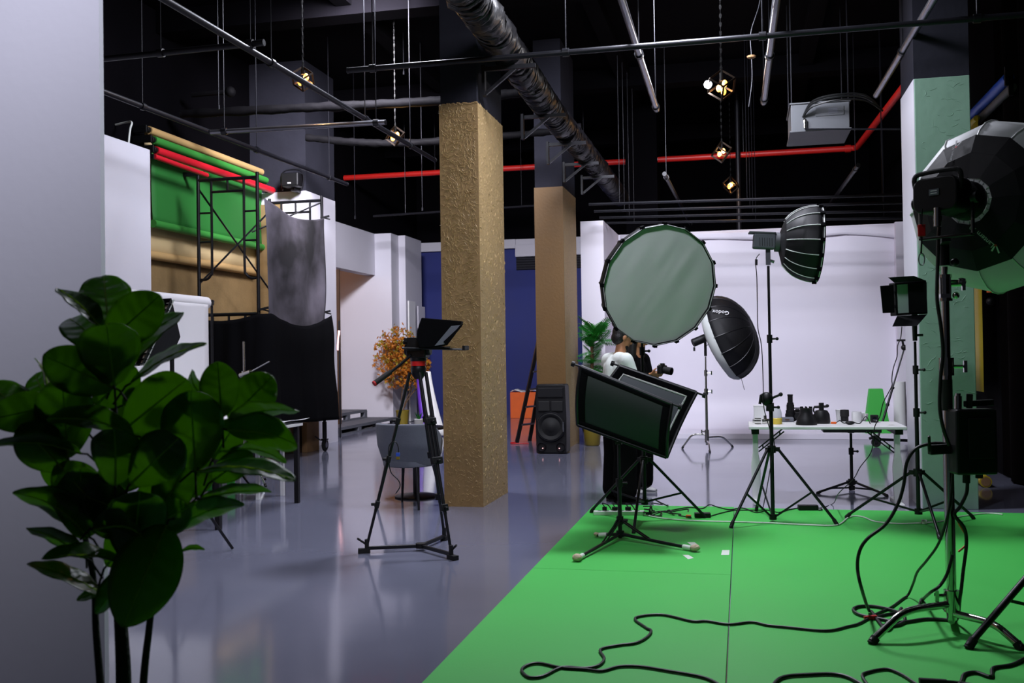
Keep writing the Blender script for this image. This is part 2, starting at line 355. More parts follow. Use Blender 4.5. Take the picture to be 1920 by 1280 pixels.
# ------------------------------------------------------------------ pillars
def stroke(mb, P, U, W, nrm, l, w, h, ang, bend):     # one trowelled ridge on a plastered face
    n = 5; pts = []
    for i in range(n + 1):
        t = (i / n - 0.5) * l; a = ang + bend * (i / n - 0.5); pts.append(P + (U * math.cos(a) + W * math.sin(a)) * t)
    vs = []; fs = []
    for i, p in enumerate(pts):
        d = (pts[min(n, i + 1)] - pts[max(0, i - 1)]).normalized(); s = d.cross(nrm).normalized()
        k = math.sin(PI * (0.08 + 0.84 * i / n)); vs += [p - s * w * k, p + nrm * h * k, p + s * w * k]
    for i in range(n): a = i * 3; fs += [(a, a + 3, a + 4, a + 1), (a + 1, a + 4, a + 5, a + 2)]
    mb.add(vs, fs)
def pillar(name, fl, fr, fd, zg, front, side, ridges=0):
    # fl, fr: front corners on the floor; fd: depth of the shaft
    w = fr.x - fl.x; x0, x1, y0 = fl.x, fr.x, (fl.y + fr.y) / 2; y1 = y0 + fd; e = 0.012
    m = MB(); m.span((x0, y0, 0), (x1, y1, ZC)); p = struct(name, m, 'grey_black', smooth=0)
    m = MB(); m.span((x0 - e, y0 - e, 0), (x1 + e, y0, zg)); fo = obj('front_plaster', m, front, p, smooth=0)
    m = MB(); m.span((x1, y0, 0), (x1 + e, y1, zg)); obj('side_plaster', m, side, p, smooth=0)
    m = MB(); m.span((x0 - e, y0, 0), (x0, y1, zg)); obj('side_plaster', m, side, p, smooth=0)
    if ridges:
        r = random.Random(3); mb = MB()
        for i in range(ridges):
            u, v = r.random(), r.random(); P = V((x0 - e + (.07 + .86 * u) * (w + 2 * e), y0 - e, 0.04 + v * (zg - 0.08)))
            flow = 1.2 * math.sin(v * 21 + u * 2.5) + 0.9 * math.sin(u * 7 + v * 9)
            if v > 0.93: flow = r.uniform(-0.3, 0.3) + r.choice((0, 1.4))
            lo = r.uniform(0.03, 0.085) if v > 0.36 else r.uniform(0.02, 0.05)
            if v < 0.55 and r.random() < 0.45: continue
            stroke(mb, P, V((1, 0, 0)), V((0, 0, 1)), V((0, -1, 0)), lo, r.uniform(0.0014, 0.0028), r.uniform(0.0025, 0.005), flow + r.gauss(0, 0.5), r.uniform(-1.4, 1.4))
        o = obj('plaster_ridges', mb, 'gold_ridge', fo, smooth=80); o['kind'] = 'stuff'
        mb = MB()                                # ragged upper edge of the plaster coat
        for i in range(26):
            x = x0 + w * i / 25; mb.ball((x, y0 - e, zg - 0.004 + r.uniform(-0.008, 0.008)), (0.016, 0.006, r.uniform(0.006, 0.014)), 6, 4)
        obj('plaster_edge', mb, 'gold_stroke', fo)
        mb = MB()
        for i in range(620):                     # pits and flecks on the rough side coat
            u, v = r.random(), r.random(); P = V((x1 + e, y0 + u * fd, v * zg))
            stroke(mb, P, V((0, 1, 0)), V((0, 0, 1)), V((1, 0, 0)), r.uniform(0.02, 0.06), r.uniform(0.003, 0.007), r.uniform(0.003, 0.007), 1.4 + r.gauss(0, 0.6), r.uniform(-1, 1))
        o = obj('plaster_flecks', mb, 'gold_pitted', fo, smooth=80); o['kind'] = 'stuff'
    return p, (x0, x1, y0, y1)
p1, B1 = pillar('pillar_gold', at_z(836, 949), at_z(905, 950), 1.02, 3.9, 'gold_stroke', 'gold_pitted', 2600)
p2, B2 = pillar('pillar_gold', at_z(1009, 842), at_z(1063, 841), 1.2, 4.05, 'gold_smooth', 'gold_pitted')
a = at_z(1729, 953); b = at_z(1832, 953)
m = MB(); m.span((a.x, a.y, 0), (b.x, a.y + 0.75, 3.93)); p3 = struct('pillar_right', m, 'white_paint', smooth=0)
m = MB(); m.span((a.x + 0.005, a.y - 0.012, 0), (b.x, a.y, 3.93)); obj('green_plaster', m, 'mint_plaster', p3, smooth=0, bev=0.006)
m = MB(); m.span((a.x + 0.004, a.y + 0.004, 3.93), (b.x, a.y + 0.746, ZC)); obj('upper_shaft', m, 'grey_black', p3, smooth=0)
mb = MB(); r = random.Random(8)
for i in range(160):
    P = V((a.x + 0.03 + r.random() * (b.x - a.x - 0.06), a.y - 0.012, 0.3 + r.random() * 3.6))
    stroke(mb, P, V((1, 0, 0)), V((0, 0, 1)), V((0, -1, 0)), r.uniform(0.03, 0.1), 0.002, 0.0022, r.gauss(0, 0.5), r.uniform(-1.2, 1.2))
o = obj('plaster_ridges', mb, 'mint_plaster', p3, smooth=80); o['kind'] = 'stuff'
# a black pillar in the distance
m = MB(); m.span((-2.1, 19.0, 3.62), (-1.5, 19.6, ZC)); struct('pillar_far', m, 'black_paint', smooth=0)

# ------------------------------------------------------------------ cyclorama: white wing, low stage, coved back wall
WY = 16.5; cl = at_y(1091, 600, WY).x; cr = XR - 0.05; w0 = at_y(1134, 600, WY).x; yb = 18.6; zc = 3.68
m = MB(); m.span((cl, WY, 0), (w0, yb + 0.3, zc)); struct('wall_cyclorama_wing', m, 'cyc_white', smooth=0)
yf = at_z(1400, 823).y
m = MB(); m.span((w0, yf, 0), (cr, yb, 0.09)); struct('floor_cyclorama', m, 'cyc_white', smooth=0, bev=0.004)
def cove(u, v):
    R = 0.6; s = v * 3.0
    if s < 1: t = s * PI / 2; return V((w0 + u * (cr - w0), yb - R + R * math.sin(t), 0.091 + R - R * math.cos(t)))
    return V((w0 + u * (cr - w0), yb, 0.091 + R + (zc - R - 0.09) * (s - 1) / 2))
m = MB(); m.grid(cove, 2, 48); m.span((w0, yb + 0.02, 0), (cr, yb + 0.3, zc)); cyc = struct('wall_cyclorama', m, 'cyc_white', smooth=50)
m = MB(); m.span((cr - 0.2, yf + 1.3, 0.09), (cr, yb + 0.3, zc)); obj('return_wall', m, 'cyc_white', cyc, smooth=0)
m = MB()
def sag(u, v):                               # loose cloth edge hung over the top of the wall
    x = w0 + 0.05 + u * (cr - w0 - 0.1); return V((x, yb - 0.05 - 0.02 * math.sin(x * 5), zc - 0.02 - v * (0.16 + 0.03 * math.sin(x * 2.1) + 0.12 * max(0, u - 0.8) * 5)))
m.grid(sag, 60, 3); obj('hanging_edge', m, 'cyc_white', cyc, smooth=80, solid=0.006)

# ------------------------------------------------------------------ green screen floor boards
gA = at_z(1110, 945, GP); gs = at_z(1370, 1077, GP).y; gx = at_z(1369, 1120, GP).x; gl = (gA.x + at_z(800, 1280, GP).x) / 2; gy = gA.y
gt = thing('green_screen_floor', 'bright green painted floor boards of the chroma key stage', 'stage floor', (0.8, 6, 0))
for x0, x1, y0, y1 in ((gl, gx - 0.003, gs + 0.003, gy), (gl, gx - 0.003, gs - 2.44, gs - 0.003), (gl, gx - 0.003, gs - 5.4, gs - 2.446),
                       (gx + 0.003, 2.62, gs - 2.44, at_z(1729, 958, GP).y), (gx + 0.003, 2.62, gs - 5.4, gs - 2.446)):
    m = MB(); m.span((x0, y0, 0.001), (min(x1, XR - 0.25), y1, GP)); obj('board', m, 'green_board', gt, smooth=0, bev=0.002)
print('green', gl, gx, gs, gy, 'p1', B1, 'p2', B2, 'a', a, b)
# ================================================================== overhead: tubes, pipes, duct, lamps
GZ = 4.2
def tube_px(name, a, b, label, r=0.026, za=GZ, zb=None, m='tube_dark', hangers=(), clamps=(), group=None, cat='pipe'):
    A = at_z(*a, za); B = at_z(*b, zb or za); mid = (A + B) / 2
    t = thing(name, label, cat, mid, group)
    mb = MB(); mb.cyl(A, B, r, n=10); obj('bar', mb, m, t)
    for k in hangers:                        # thin drop rods from the ceiling
        P = A.lerp(B, k); mb = MB(); mb.cyl(P, (P.x, P.y, ZC), 0.006, n=6); obj('drop_rod', mb, 'tube_dark', t)
        mb = MB(); mb.cyl(P - (B - A).normalized() * 0.03, P + (B - A).normalized() * 0.03, r + 0.012, n=10); obj('clamp', mb, 'steel_black', t)
    for P in (A, B):
        mb = MB(); dr = (B - A).normalized() * (1 if P is B else -1); mb.cyl(P, P + dr * 0.012, r + 0.003, n=10); obj('end_cap', mb, 'steel_black', t)
    return t
GR = 'hung tubes of the lighting grid'
tube_px('grid_tube', (150, 155), (650, 345), 'dark steel tube above the colored paper rolls beside the scaffold', 0.03, hangers=(0.16, 0.55, 0.9), group=GR)
tube_px('grid_tube', (285, -15), (815, 300), 'long dark steel tube crossing in front of the pendant lamp above the grey muslin', 0.03, hangers=(0.28, 0.62, 0.85), group=GR)
tube_px('grid_tube', (653, 132), (1985, 22), 'longest dark tube running across in front of the gold pillar', 0.026, za=4.19, zb=4.19, hangers=(0.04, 0.34, 0.62, 0.9), group=GR)
tube_px('grid_tube', (120, 118), (493, 80), 'short dark tube end above the white partition wall', 0.028, za=4.28, hangers=(0.5, 0.94), group=GR)
tube_px('grid_tube', (395, 248), (722, 229), 'steel tube with bright sheen under the black wrapped pipe', 0.028, za=GZ - 0.14, m='tube_steel', hangers=(0.08, 0.95), group=GR)
tube_px('grid_tube', (1158, -25), (1231, 205), 'bright steel tube hung beside the wrapped duct', 0.034, za=4.34, m='tube_steel', hangers=(0.45, 0.97), group=GR)
tube_px('grid_tube', (1459, -25), (1432, 192), 'bright steel tube hung beside the glowing cube lamps', 0.034, za=4.34, m='tube_steel', hangers=(0.5, 0.96), group=GR)
tube_px('grid_tube', (1762, -20), (1643, 178), 'bright steel tube hung in front of the mint green pillar', 0.034, za=4.34, m='tube_steel', hangers=(0.5,), group=GR)
tube_px('grid_tube', (1246, 326), (1295, 420), 'dull steel tube sloping away over the round softbox', 0.032, za=4.22, m='tube_dark', hangers=(0.05,), group=GR)
tube_px('grid_tube', (1609, 310), (1536, 410), 'dull steel tube sloping away under the bend of the red pipe', 0.032, za=4.22, m='tube_dark', hangers=(0.05,), group=GR)
for i, (y0, y1, yy, lb) in enumerate(((383, 364, 15.6, 'uppermost of the black cross tubes above the white cyclorama'), (396, 379, 16.0, 'second black cross tube from the top above the cyclorama'),
                                  (408, 394, 16.6, 'second lowest black cross tube above the cyclorama'), (418, 408, 17.2, 'lowest black cross tube close over the cyclorama top'))):
    A = at_y(1104 + i * 10, y0, yy); B = at_y(1720, y1, yy); t = thing('cross_tube', lb, 'pipe', (A + B) / 2, 'cross tubes over the cyclorama')
    mb = MB(); mb.cyl(A, B, 0.022, n=8); obj('bar', mb, 'tube_dark', t)
    for k in (0.1, 0.5, 0.9):
        P = A.lerp(B, k); mb = MB(); mb.cyl(P, (P.x, P.y, ZC), 0.005, n=5); obj('drop_rod', mb, 'tube_dark', t)
A = at_y(700, 405, 19.0); B = at_y(1010, 385, 19.0); t = thing('cross_tube', 'thin dark cross tube passing behind the gold pillar', 'pipe', (A + B) / 2)
mb = MB(); mb.cyl(A, B, 0.022, n=8); obj('bar', mb, 'tube_dark', t)
for k in (0.2, 0.9):
    P = A.lerp(B, k); mb = MB(); mb.cyl(P, (P.x, P.y, ZC), 0.005, n=5); obj('drop_rod', mb, 'tube_dark', t)

# wrapped duct on brackets
def wrapped(mb, pts, r, wob, seed, n=14, ring=0.05):
    L = sum((V(pts[i + 1]) - V(pts[i])).length for i in range(len(pts) - 1)); k = int(L / ring); P = smooth_path(pts, max(2, k // (len(pts) - 1))); rr = random.Random(seed)
    rad = []; q = r
    for i, p in enumerate(P):
        q += rr.uniform(-wob, wob); q += (r - q) * 0.4; rad.append(q)
    s = len(mb.v); mb.tube(P, r, n, radii=rad)
    for v in mb.v[s:]: v += V((noise.noise(v * 9), noise.noise(v * 9 + V((5, 0, 0))), noise.noise(v * 9 + V((0, 7, 0))))) * wob * 1.3
D0 = at_z(855, -40, 4.42); D1 = at_z(930, 62, 4.42); D2 = at_z(1030, 205, 4.42); D3 = at_z(1100, 290, 4.42); D4 = at_z(1165, 372, 4.42)
t = thing('ventilation_duct', 'fat ventilation duct wrapped in crinkled black plastic foil', 'duct', (D2.x, D2.y, 4.3))
mb = MB(); wrapped(mb, [D0, D1, D2, D3, D4], 0.155, 0.022, 2); obj('wrapped_pipe', mb, 'wrap_black', t, smooth=70)
mb = MB(); rr = random.Random(5)
P = smooth_path([D0, D1, D2, D3, D4], 60)
for i in range(3, len(P) - 3, 3):            # bands of tape pulled tight round the foil
    d = (P[i + 1] - P[i - 1]).normalized() + V((rr.uniform(-.35, .35), rr.uniform(-.2, .2), rr.uniform(-.35, .35))); d.normalize()
    R = frame_z(d); mb.lathe([(0.163, -0.018), (0.172, -0.006), (0.171, 0.008), (0.163, 0.018)], 14, P[i], R, close=False)
o = obj('tape_bands', mb, 'wrap_black', t, smooth=70); o['kind'] = 'stuff'
for px, py in ((985, 118), (1045, 210), (1085, 262), (1110, 300), (1140, 325)):
    c = at_z(px, py + 6, 4.24); mb = MB(); mb.span((c.x - 0.42, c.y - 0.02, 4.22), (c.x + 0.1, c.y + 0.02, 4.26))
    mb.bar((c.x - 0.40, c.y, 4.0), (c.x - 0.1, c.y, 4.23), 0.03); mb.span((c.x - 0.43, c.y - 0.03, 3.98), (c.x - 0.40, c.y + 0.03, 4.28)); obj('bracket', mb, 'steel_black', t, smooth=0)
# wrapped side pipes
A = at_y(340, 214, 12.6); B = at_y(840, 188, 12.6); C = at_y(985, 172, 12.6)
t = thing('wrapped_pipe', 'black foil wrapped pipe running level under the ceiling behind the gold pillar', 'pipe', A)
mb = MB(); wrapped(mb, [A, A.lerp(B, .5), B, C], 0.062, 0.008, 4, 10); obj('foil', mb, 'wrap_dark', t, smooth=70)
mb = MB(); E = at_y(360, 178, 12.9); G = at_y(432, 172, 12.9); mb.cyl(E, G, 0.035, n=8); mb.ball(G, 0.075, 10, 8); obj('side_stub', mb, 'wrap_dark', t)
A = at_y(575, 258, 14.2); B = at_y(700, 268, 14.2); C = at_y(830, 264, 14.2); D = at_y(1040, 246, 14.2); E = at_y(1090, 238, 14.2)
t = thing('wrapped_pipe', 'sagging foil wrapped pipe lit orange by a cube lamp', 'pipe', A)
mb = MB(); wrapped(mb, [A, B, C, D, E], 0.055, 0.010, 6, 10); obj('foil', mb, 'wrap_dark', t, smooth=70)
# red sprinkler main
A = at_y(640, 334, 19.2); B = at_y(1120, 306, 19.2); C = at_y(1606, 284, 19.2); C.z = B.z; K = at_z(1606, 284, C.z); A.z = C.z; B = at_y(1120, 306, C.y)
E = at_z(1720, 130, C.z)
t = thing('sprinkler_pipe', 'red fire sprinkler pipe bending towards the mint green pillar', 'pipe', C)
mb = MB(); mb.tube([A, C - V((0.15, 0, 0)), C + V((-0.03, -0.02, 0)), C + (E - C).normalized() * 0.15, E], 0.055, 12); obj('main_pipe', mb, 'red_pipe', t, smooth=60)
mb = MB(); mb.cyl(C - V((0.2, 0, 0)), C - V((0.1, 0, 0)), 0.07, n=12); obj('elbow_collar', mb, 'red_pipe', t)
mb = MB(); P = A.lerp(C, 0.625); mb.box(P + V((0, -0.058, 0)), (0.34, 0.004, 0.06)); lab = obj('pipe_label', mb, 'letter_white', t, smooth=0)
for i in range(7):
    mb = MB(); mb.box(P + V((-0.13 + i * 0.043, -0.061, 0)), (0.022, 0.003, 0.03)); obj('print_mark', mb, 'red', lab, smooth=0)
for k in (0.2, 0.5, 0.8):
    P = A.lerp(C, k); mb = MB(); mb.cyl(P, (P.x, P.y, ZC), 0.007, n=6); obj('drop_rod', mb, 'tube_dark', t)
P = A.lerp(C, 0.79); mb = MB(); mb.cyl((P.x, P.y - .1, 3.7), (P.x, P.y - .1, ZC), 0.045, n=10); solo('conduit_riser', mb, 'tube_dark', 'grey vertical conduit crossing the red sprinkler pipe', 'pipe', (P.x, P.y - .1, 3.7))

# hanging fan coil unit
c = at_d(1533, 232, 13.6)
t = thing('fan_coil_unit', 'galvanised air conditioner box hung on threaded rods', 'air conditioner', c - V((0, 0, 0.25)))
mb = MB(); mb.box(c, (0.74, 0.9, 0.36)); obj('casing', mb, 'galvanised', t, smooth=0, bev=0.008)
mb = MB(); mb.box(c + V((0, 0, 0.185)), (0.78, 0.94, 0.02)); mb.box(c + V((0, 0, -0.185)), (0.78, 0.94, 0.02)); obj('flange', mb, 'galvanised', t, smooth=0, bev=0.003)
mb = MB(); mb.box(c + V((0.12, -0.455, 0.06)), (0.36, 0.012, 0.12)); obj('access_plate', mb, 'galvanised', t, smooth=0, bev=0.003)
mb = MB(); mb.box(c + V((0.16, -0.463, 0.06)), (0.12, 0.004, 0.07)); obj('rating_plate', mb, 'pallet_grey', t, smooth=0)
for sx in (-0.36, 0.36):
    mb = MB(); mb.cyl(c + V((sx, -0.42, -0.1)), (c.x + sx, c.y - 0.42, ZC), 0.009, n=6); obj('threaded_rod', mb, 'tube_dark', t)
    mb = MB(); mb.cyl(c + V((sx, 0.42, -0.1)), (c.x + sx, c.y + 0.42, ZC), 0.007, n=6); obj('threaded_rod', mb, 'tube_dark', t)
mb = MB(); mb.cyl(c + V((-0.2, -0.5, -0.05)), c + V((-0.2, -0.5, -0.16)), 0.02, n=8); mb.cyl(c + V((-0.2, -0.45, -0.05)), c + V((-0.2, -0.5, -0.05)), 0.025, n=8); obj('valve', mb, 'chrome', t)
for q, dz in enumerate((0.02, 0.05, -0.02)):
    a0 = c + V((-0.22, -0.46, 0.0)); e = at_d(1655, 208, 13.0)
    mb = MB(); mb.tube(smooth_path([a0, c + V((-0.1, -0.6, 0.12 + dz)), c + V((0.2, -0.7, 0.16 + dz)), c + V((0.55, -0.6, 0.15 + dz)), e], 6), 0.013, 6); obj('coolant_hose', mb, 'cable_black', t)
mb = MB(); mb.cyl(c + V((-0.2, -0.5, -0.17)), at_d(1692, 242, 12.9), 0.012, n=6); obj('drain_pipe', mb, 'tube_dark', t)
# smoke detector on its flexible cable
c = at_d(1409, 106, 12.5)
t = thing('smoke_detector', 'small orange brown smoke detector dangling on a thin cable', 'detector', c)
mb = MB(); mb.lathe([(0.0, -0.02), (0.05, -0.015), (0.06, 0.005), (0.02, 0.02), (0.0, 0.022)], 14, c); obj('body', mb, 'kraft', t)
mb = MB(); mb.tube(smooth_path([at_d(1404, 200, 12.5), at_d(1410, 150, 12.5), c, at_d(1408, 60, 12.5), at_d(1425, 0, 12.5), V((at_d(1425, 0, 12.5).x, c.y, ZC))], 5), 0.006, 6); obj('flexible_cable', mb, 'tube_dark', t)

# pendant cube lamps
def pendant(px, py, edge, z, rz, label, warm=2, cold=0, power=22):
    c = at_z(px, py, z); t = thing('pendant_lamp', label, 'lamp', c, 'wire cube pendant lamps')
    R = Matrix.Rotation(rz, 3, 'Z') @ Matrix.Rotation(math.atan(math.sqrt(2)), 3, 'X') @ Matrix.Rotation(PI / 4, 3, 'Z'); h = edge / 2; mb = MB()
    cs = [V((x, y, k)) * h for x in (-1, 1) for y in (-1, 1) for k in (-1, 1)]
    for i in range(8):
        for j in range(i + 1, 8):
            if abs((cs[i] - cs[j]).length - edge) < 1e-6: mb.bar(c + R @ cs[i], c + R @ cs[j], 0.020)
    obj('cube_frame', mb, 'cube_frame', t, smooth=0)
    top = c + V((0, 0, edge * 0.866)); mb = MB(); n = int((ZC - top.z) / 0.05)
    mb.cyl(top, (top.x, top.y, ZC), 0.0035, n=5); obj('cord', mb, 'cable_black', t)
    mb = MB()
    for i in range(n):
        z0 = top.z + i * 0.05; Rz = Matrix.Rotation(PI / 2 * (i % 2), 3, 'Z')
        mb.tube([V((top.x, top.y, z0 + 0.025)) + Rz @ V((math.cos(g) * 0.011, 0, math.sin(g) * 0.03)) for g in [k * PI / 4 for k in range(8)]], 0.003, 4, closed=True)
    o = obj('chain', mb, 'socket_black', t); o['kind'] = 'stuff'
    mb = MB(); mb.cyl(top, c + V((0, 0, 0.05)), 0.022, n=10); obj('socket', mb, 'socket_black', t)
    for k in range(warm):
        p = c + V((0.035 * math.cos(k * 2.6 + rz), 0.035 * math.sin(k * 2.6 + rz), 0.02 - 0.05 * k)); mb = MB(); mb.ball(p, (0.03, 0.03, 0.042), 12, 8); obj('bulb', mb, 'bulb_warm', t)
    if cold:
        p = c - RIGHT * edge * 0.78 + V((0, 0, 0.01)); mb = MB(); mb.ball(p, 0.045, 14, 10); obj('led_bulb', mb, 'bulb_cold', t)
        l = bpy.data.lights.new('led_bulb_light', 'POINT'); l.energy = 30; l.color = (0.9, 0.94, 1); l.shadow_soft_size = 0.05
        o = bpy.data.objects.new('led_bulb_light', l); COL.objects.link(o); o.parent = t; o.location = (p - c) * 1.35
    l = bpy.data.lights.new('bulb_light', 'POINT'); l.energy = power; l.color = (1.0, 0.55, 0.2); l.shadow_soft_size = 0.04
    o = bpy.data.objects.new('bulb_light', l); COL.objects.link(o); o.parent = t; o.location = (0, 0, -0.02)
pendant(568, 148, 0.155, 4.55, 0.3, 'wire cube pendant lamp behind the steel tube above the paper rolls')
pendant(741, 255, 0.155, 4.5, 0.9, 'wire cube pendant lamp glowing orange against the sagging wrapped pipe')
pendant(1353, 160, 0.20, 4.5, 0.15, 'wire cube pendant lamp with a bright cold white bulb at its side', 3, 1, 10)
pendant(1353, 285, 0.185, 4.5, 0.7, 'wire cube pendant lamp hanging in front of the red sprinkler pipe')
pendant(1370, 347, 0.185, 4.5, 1.2, 'wire cube pendant lamp hanging below the red sprinkler pipe')
# free drop rods without a tube
for px, d, y, lb in ((410, 12.5, 205, 'thin bare rod hanging down to the stub of the black wrapped pipe'), (757, 15, 140, 'short thin bare rod hanging close to the gold pillar top'),
                     (792, 15.5, 395, 'longest thin bare rod hanging close beside the gold pillar'), (666, 17, 410, 'thin bare rod hanging down in front of the white lintel')):
    c = at_d(px, y, d); mb = MB(); mb.cyl(c, (c.x, c.y, ZC), 0.006, n=6); mb.cyl(c, c + V((0, 0, 0.05)), 0.014, n=6)
    solo('drop_rod', mb, 'tube_dark', lb, 'rod', c, 'bare drop rods')
# ================================================================== left side of the hall
# paper rolls on the left wall
def roll(name, a, b, x, r, m, label, sheet=None):
    A = at_x(*a, x); B = at_x(*b, x); B.z = A.z = (A.z + B.z) / 2
    t = thing(name, label, 'paper roll', (x, (A.y + B.y) / 2, A.z - r), 'background paper rolls on the left wall')
    mb = MB(); mb.cyl(A, B, r, n=16); obj('paper_core', mb, m, t)
    for P, s in ((A, -1), (B, 1)):
        mb = MB(); mb.cyl(P, P + V((0, s * 0.07, 0)), r * 0.75, n=10); mb.span((XL + .03, P.y + s * 0.09 - .015, P.z - .05), (P.x + .03, P.y + s * .09 + .015, P.z + .05)); obj('wall_hook', mb, 'plastic_black', t, bev=0.004)
    if sheet:
        yb0, xs, ms, rb = sheet; zb = at_x(*yb0, xs).z; mb = MB()
        y0, y1 = A.y + 0.06, B.y - 0.06
        def sh(u, v):
            y = y0 + u * (y1 - y0); z = A.z + (zb - A.z) * v; return V((xs + 0.006 * math.sin(y * 5) * v - 0.02 * math.sin(v * PI), y, z))
        mb.grid(sh, 24, 10); obj('hanging_paper', mb, ms, t, smooth=80, solid=0.003)
        mb = MB(); mb.cyl((xs, y0, zb), (xs, y1, zb), rb, n=14); obj('bottom_tube', mb, m, t)
    return t
roll('paper_roll', (279, 246), (503, 326), -7.70, 0.055, 'roll_beige', 'beige paper roll, topmost on the wall above the green one', ((283, 478), -7.80, 'paper_beige', 0.06))
roll('paper_roll', (288, 265), (506, 339), -7.62, 0.055, 'roll_green', 'green paper roll with its green sheet hanging down the wall', ((283, 418), -7.68, 'paper_green', 0.055))
roll('paper_roll', (292, 284), (513, 356), -7.50, 0.055, 'roll_red', 'thick red paper roll under the green roll')
A = at_x(289, 293, -7.38); B = at_x(388, 328, -7.38)
mb = MB(); mb.cyl(A, (B.x, B.y, A.z - 0.02), 0.034, n=14); t = thing('paper_roll', 'thin short red paper roll, lowest of the wall rolls', 'paper roll', A, 'background paper rolls on the left wall'); obj('paper_core', mb, 'roll_red', t)
for y in (A.y - .04, B.y - .1): mb = MB(); mb.span((XL + .03, y - .015, A.z - .04), (A.x + .02, y + .015, A.z + .02)); obj('wall_hook', mb, 'plastic_black', t, smooth=0)
mb = MB(); c = at_x(242, 250, -7.6); mb.tube(smooth_path([c + V((0, 0, -0.5)), c + V((0, -0.02, -0.2)), c + V((0, 0.02, 0.05)), c + V((0, 0.06, 0.15)), c + V((-0.1, 0.12, 0.18)), V((XL + .01, c.y + .14, c.z + .16))], 6), 0.014, 8)
solo('white_cable', mb, 'cable_white', 'white cable curling up over the white partition top', 'cable')

# rolling scaffold
SX0, SX1, SY0, SY1, SZ = -7.27, -6.38, 12.4, 14.54, 4.0
t = thing('scaffold', 'black rolling scaffold tower in front of the green paper', 'scaffold', ((SX0 + SX1) / 2, (SY0 + SY1) / 2, 0), )
PR = 0.024
for y in (SY0, SY1):
    for x in (SX0, SX1):
        mb = MB(); mb.cyl((x, y, 0.30), (x, y, SZ), PR, n=10); obj('post', mb, 'steel_black', t)
    for z0, z1 in ((0.45, 2.12), (2.2, SZ - 0.02)):
        mb = MB(); mb.cyl((SX0, y, z1 - 0.05), (SX1, y, z1 - 0.05), PR, n=8); mb.cyl((SX0 + 0.2, y, z1 - 0.22), (SX1 - 0.2, y, z1 - 0.22), 0.018, n=8); mb.cyl(((SX0 + SX1) / 2, y, z1 - 0.05), ((SX0 + SX1) / 2, y, z1 - 0.22), 0.016, n=8); obj('top_rail', mb, 'steel_black', t)
        for x, s in ((SX0, 1), (SX1, -1)):
            xi = x + s * 0.2; mb = MB(); mb.tube(smooth_path([V((xi, y, z1 - 0.05)), V((xi, y, z0 + 0.55)), V((xi - s * 0.02, y, z0 + 0.42)), V((xi - s * 0.09, y, z0 + 0.36)), V((x, y, z0 + 0.36))], 5), 0.018, 8); obj('inner_upright', mb, 'steel_black', t)
            for k in (0.33, 0.62):
                z = z1 - (z1 - z0 - 0.4) * k - 0.05; mb = MB(); mb.cyl((x, y, z), (xi, y, z), 0.014, n=8); obj('rung', mb, 'steel_black', t)
for x in (SX0, SX1):
    for z0, z1 in ((2.5, 3.82), (0.7, 1.95)):
        if x == SX1 and z0 > 2: continue
        for a, b in ((z0, z1), (z1, z0)):
            mb = MB(); mb.cyl((x, SY0, a), (x + 0.02, SY1, b), 0.014, n=8); obj('cross_brace', mb, 'steel_black', t)
mb = MB(); mb.cyl((SX0, SY1 - 0.6, 3.4), (SX1, SY1, 3.9), 0.012, n=8); obj('cross_brace', mb, 'steel_black', t)
for y in (SY0, SY1):
    for x in (SX0, SX1):
        mb = MB(); mb.cyl((x, y, 0.2), (x, y, 0.46), 0.035, n=10); mb.box((x, y, 0.185), (0.09, 0.09, 0.02)); mb.box((x - 0.028, y, 0.14), (0.008, 0.05, 0.1)); mb.box((x + 0.028, y, 0.14), (0.008, 0.05, 0.1)); ca = obj('caster', mb, 'steel_black', t, smooth=40)
        mb = MB(); R = frame_z((1, 0, 0)); mb.lathe([(0.03, -0.02), (0.085, -0.022), (0.10, -0.012), (0.10, 0.012), (0.085, 0.022), (0.03, 0.02)], 20, (x + 0.005, y, 0.10), R); wh = obj('wheel', mb, 'rubber', ca)
        mb = MB(); mb.cyl((x - 0.024, y, 0.1), (x + 0.034, y, 0.1), 0.045, n=14); obj('hub', mb, 'tube_steel', ca)
        mb = MB(); mb.tube([(x, y - 0.05, 0.17), (x - 0.02, y - 0.14, 0.19), (x - 0.05, y - 0.24, 0.25)], 0.010, 6); obj('brake_lever', mb, 'tube_dark', ca)
# grey muslin
def musl(u, v):
    y = SY0 + 0.0 + u * (SY1 - SY0 - 0.12); zt = 3.66 + (3.72 - 3.66) * u - 0.30 * u - 0.22 * math.sin(PI * u) ** 1.2
    zt = 3.64 - 0.14 * math.sin(PI * u) ** 0.9; z = zt + (1.86 - zt) * v
    f = 0.05 * math.sin(u * 11 + 2.2 * math.sin(v * 3)) * (0.35 + v) + 0.07 * math.sin(PI * u) * math.sin(5.5 * (v + 1.1 * (u - 0.5) ** 2)) * (1 - v * 0.4)
    return V((SX1 + 0.10 + f * .75, y + 0.05 * math.sin(v * PI) * (0.5 - u), z))
mb = MB(); mb.grid(musl, 46, 56); solo('muslin_backdrop', mb, 'muslin', 'cloudy grey muslin cloth hanging in folds from the scaffold', 'backdrop cloth', (SX1 + .1, 13.4, 1.9), smooth=90, solid=0.004)
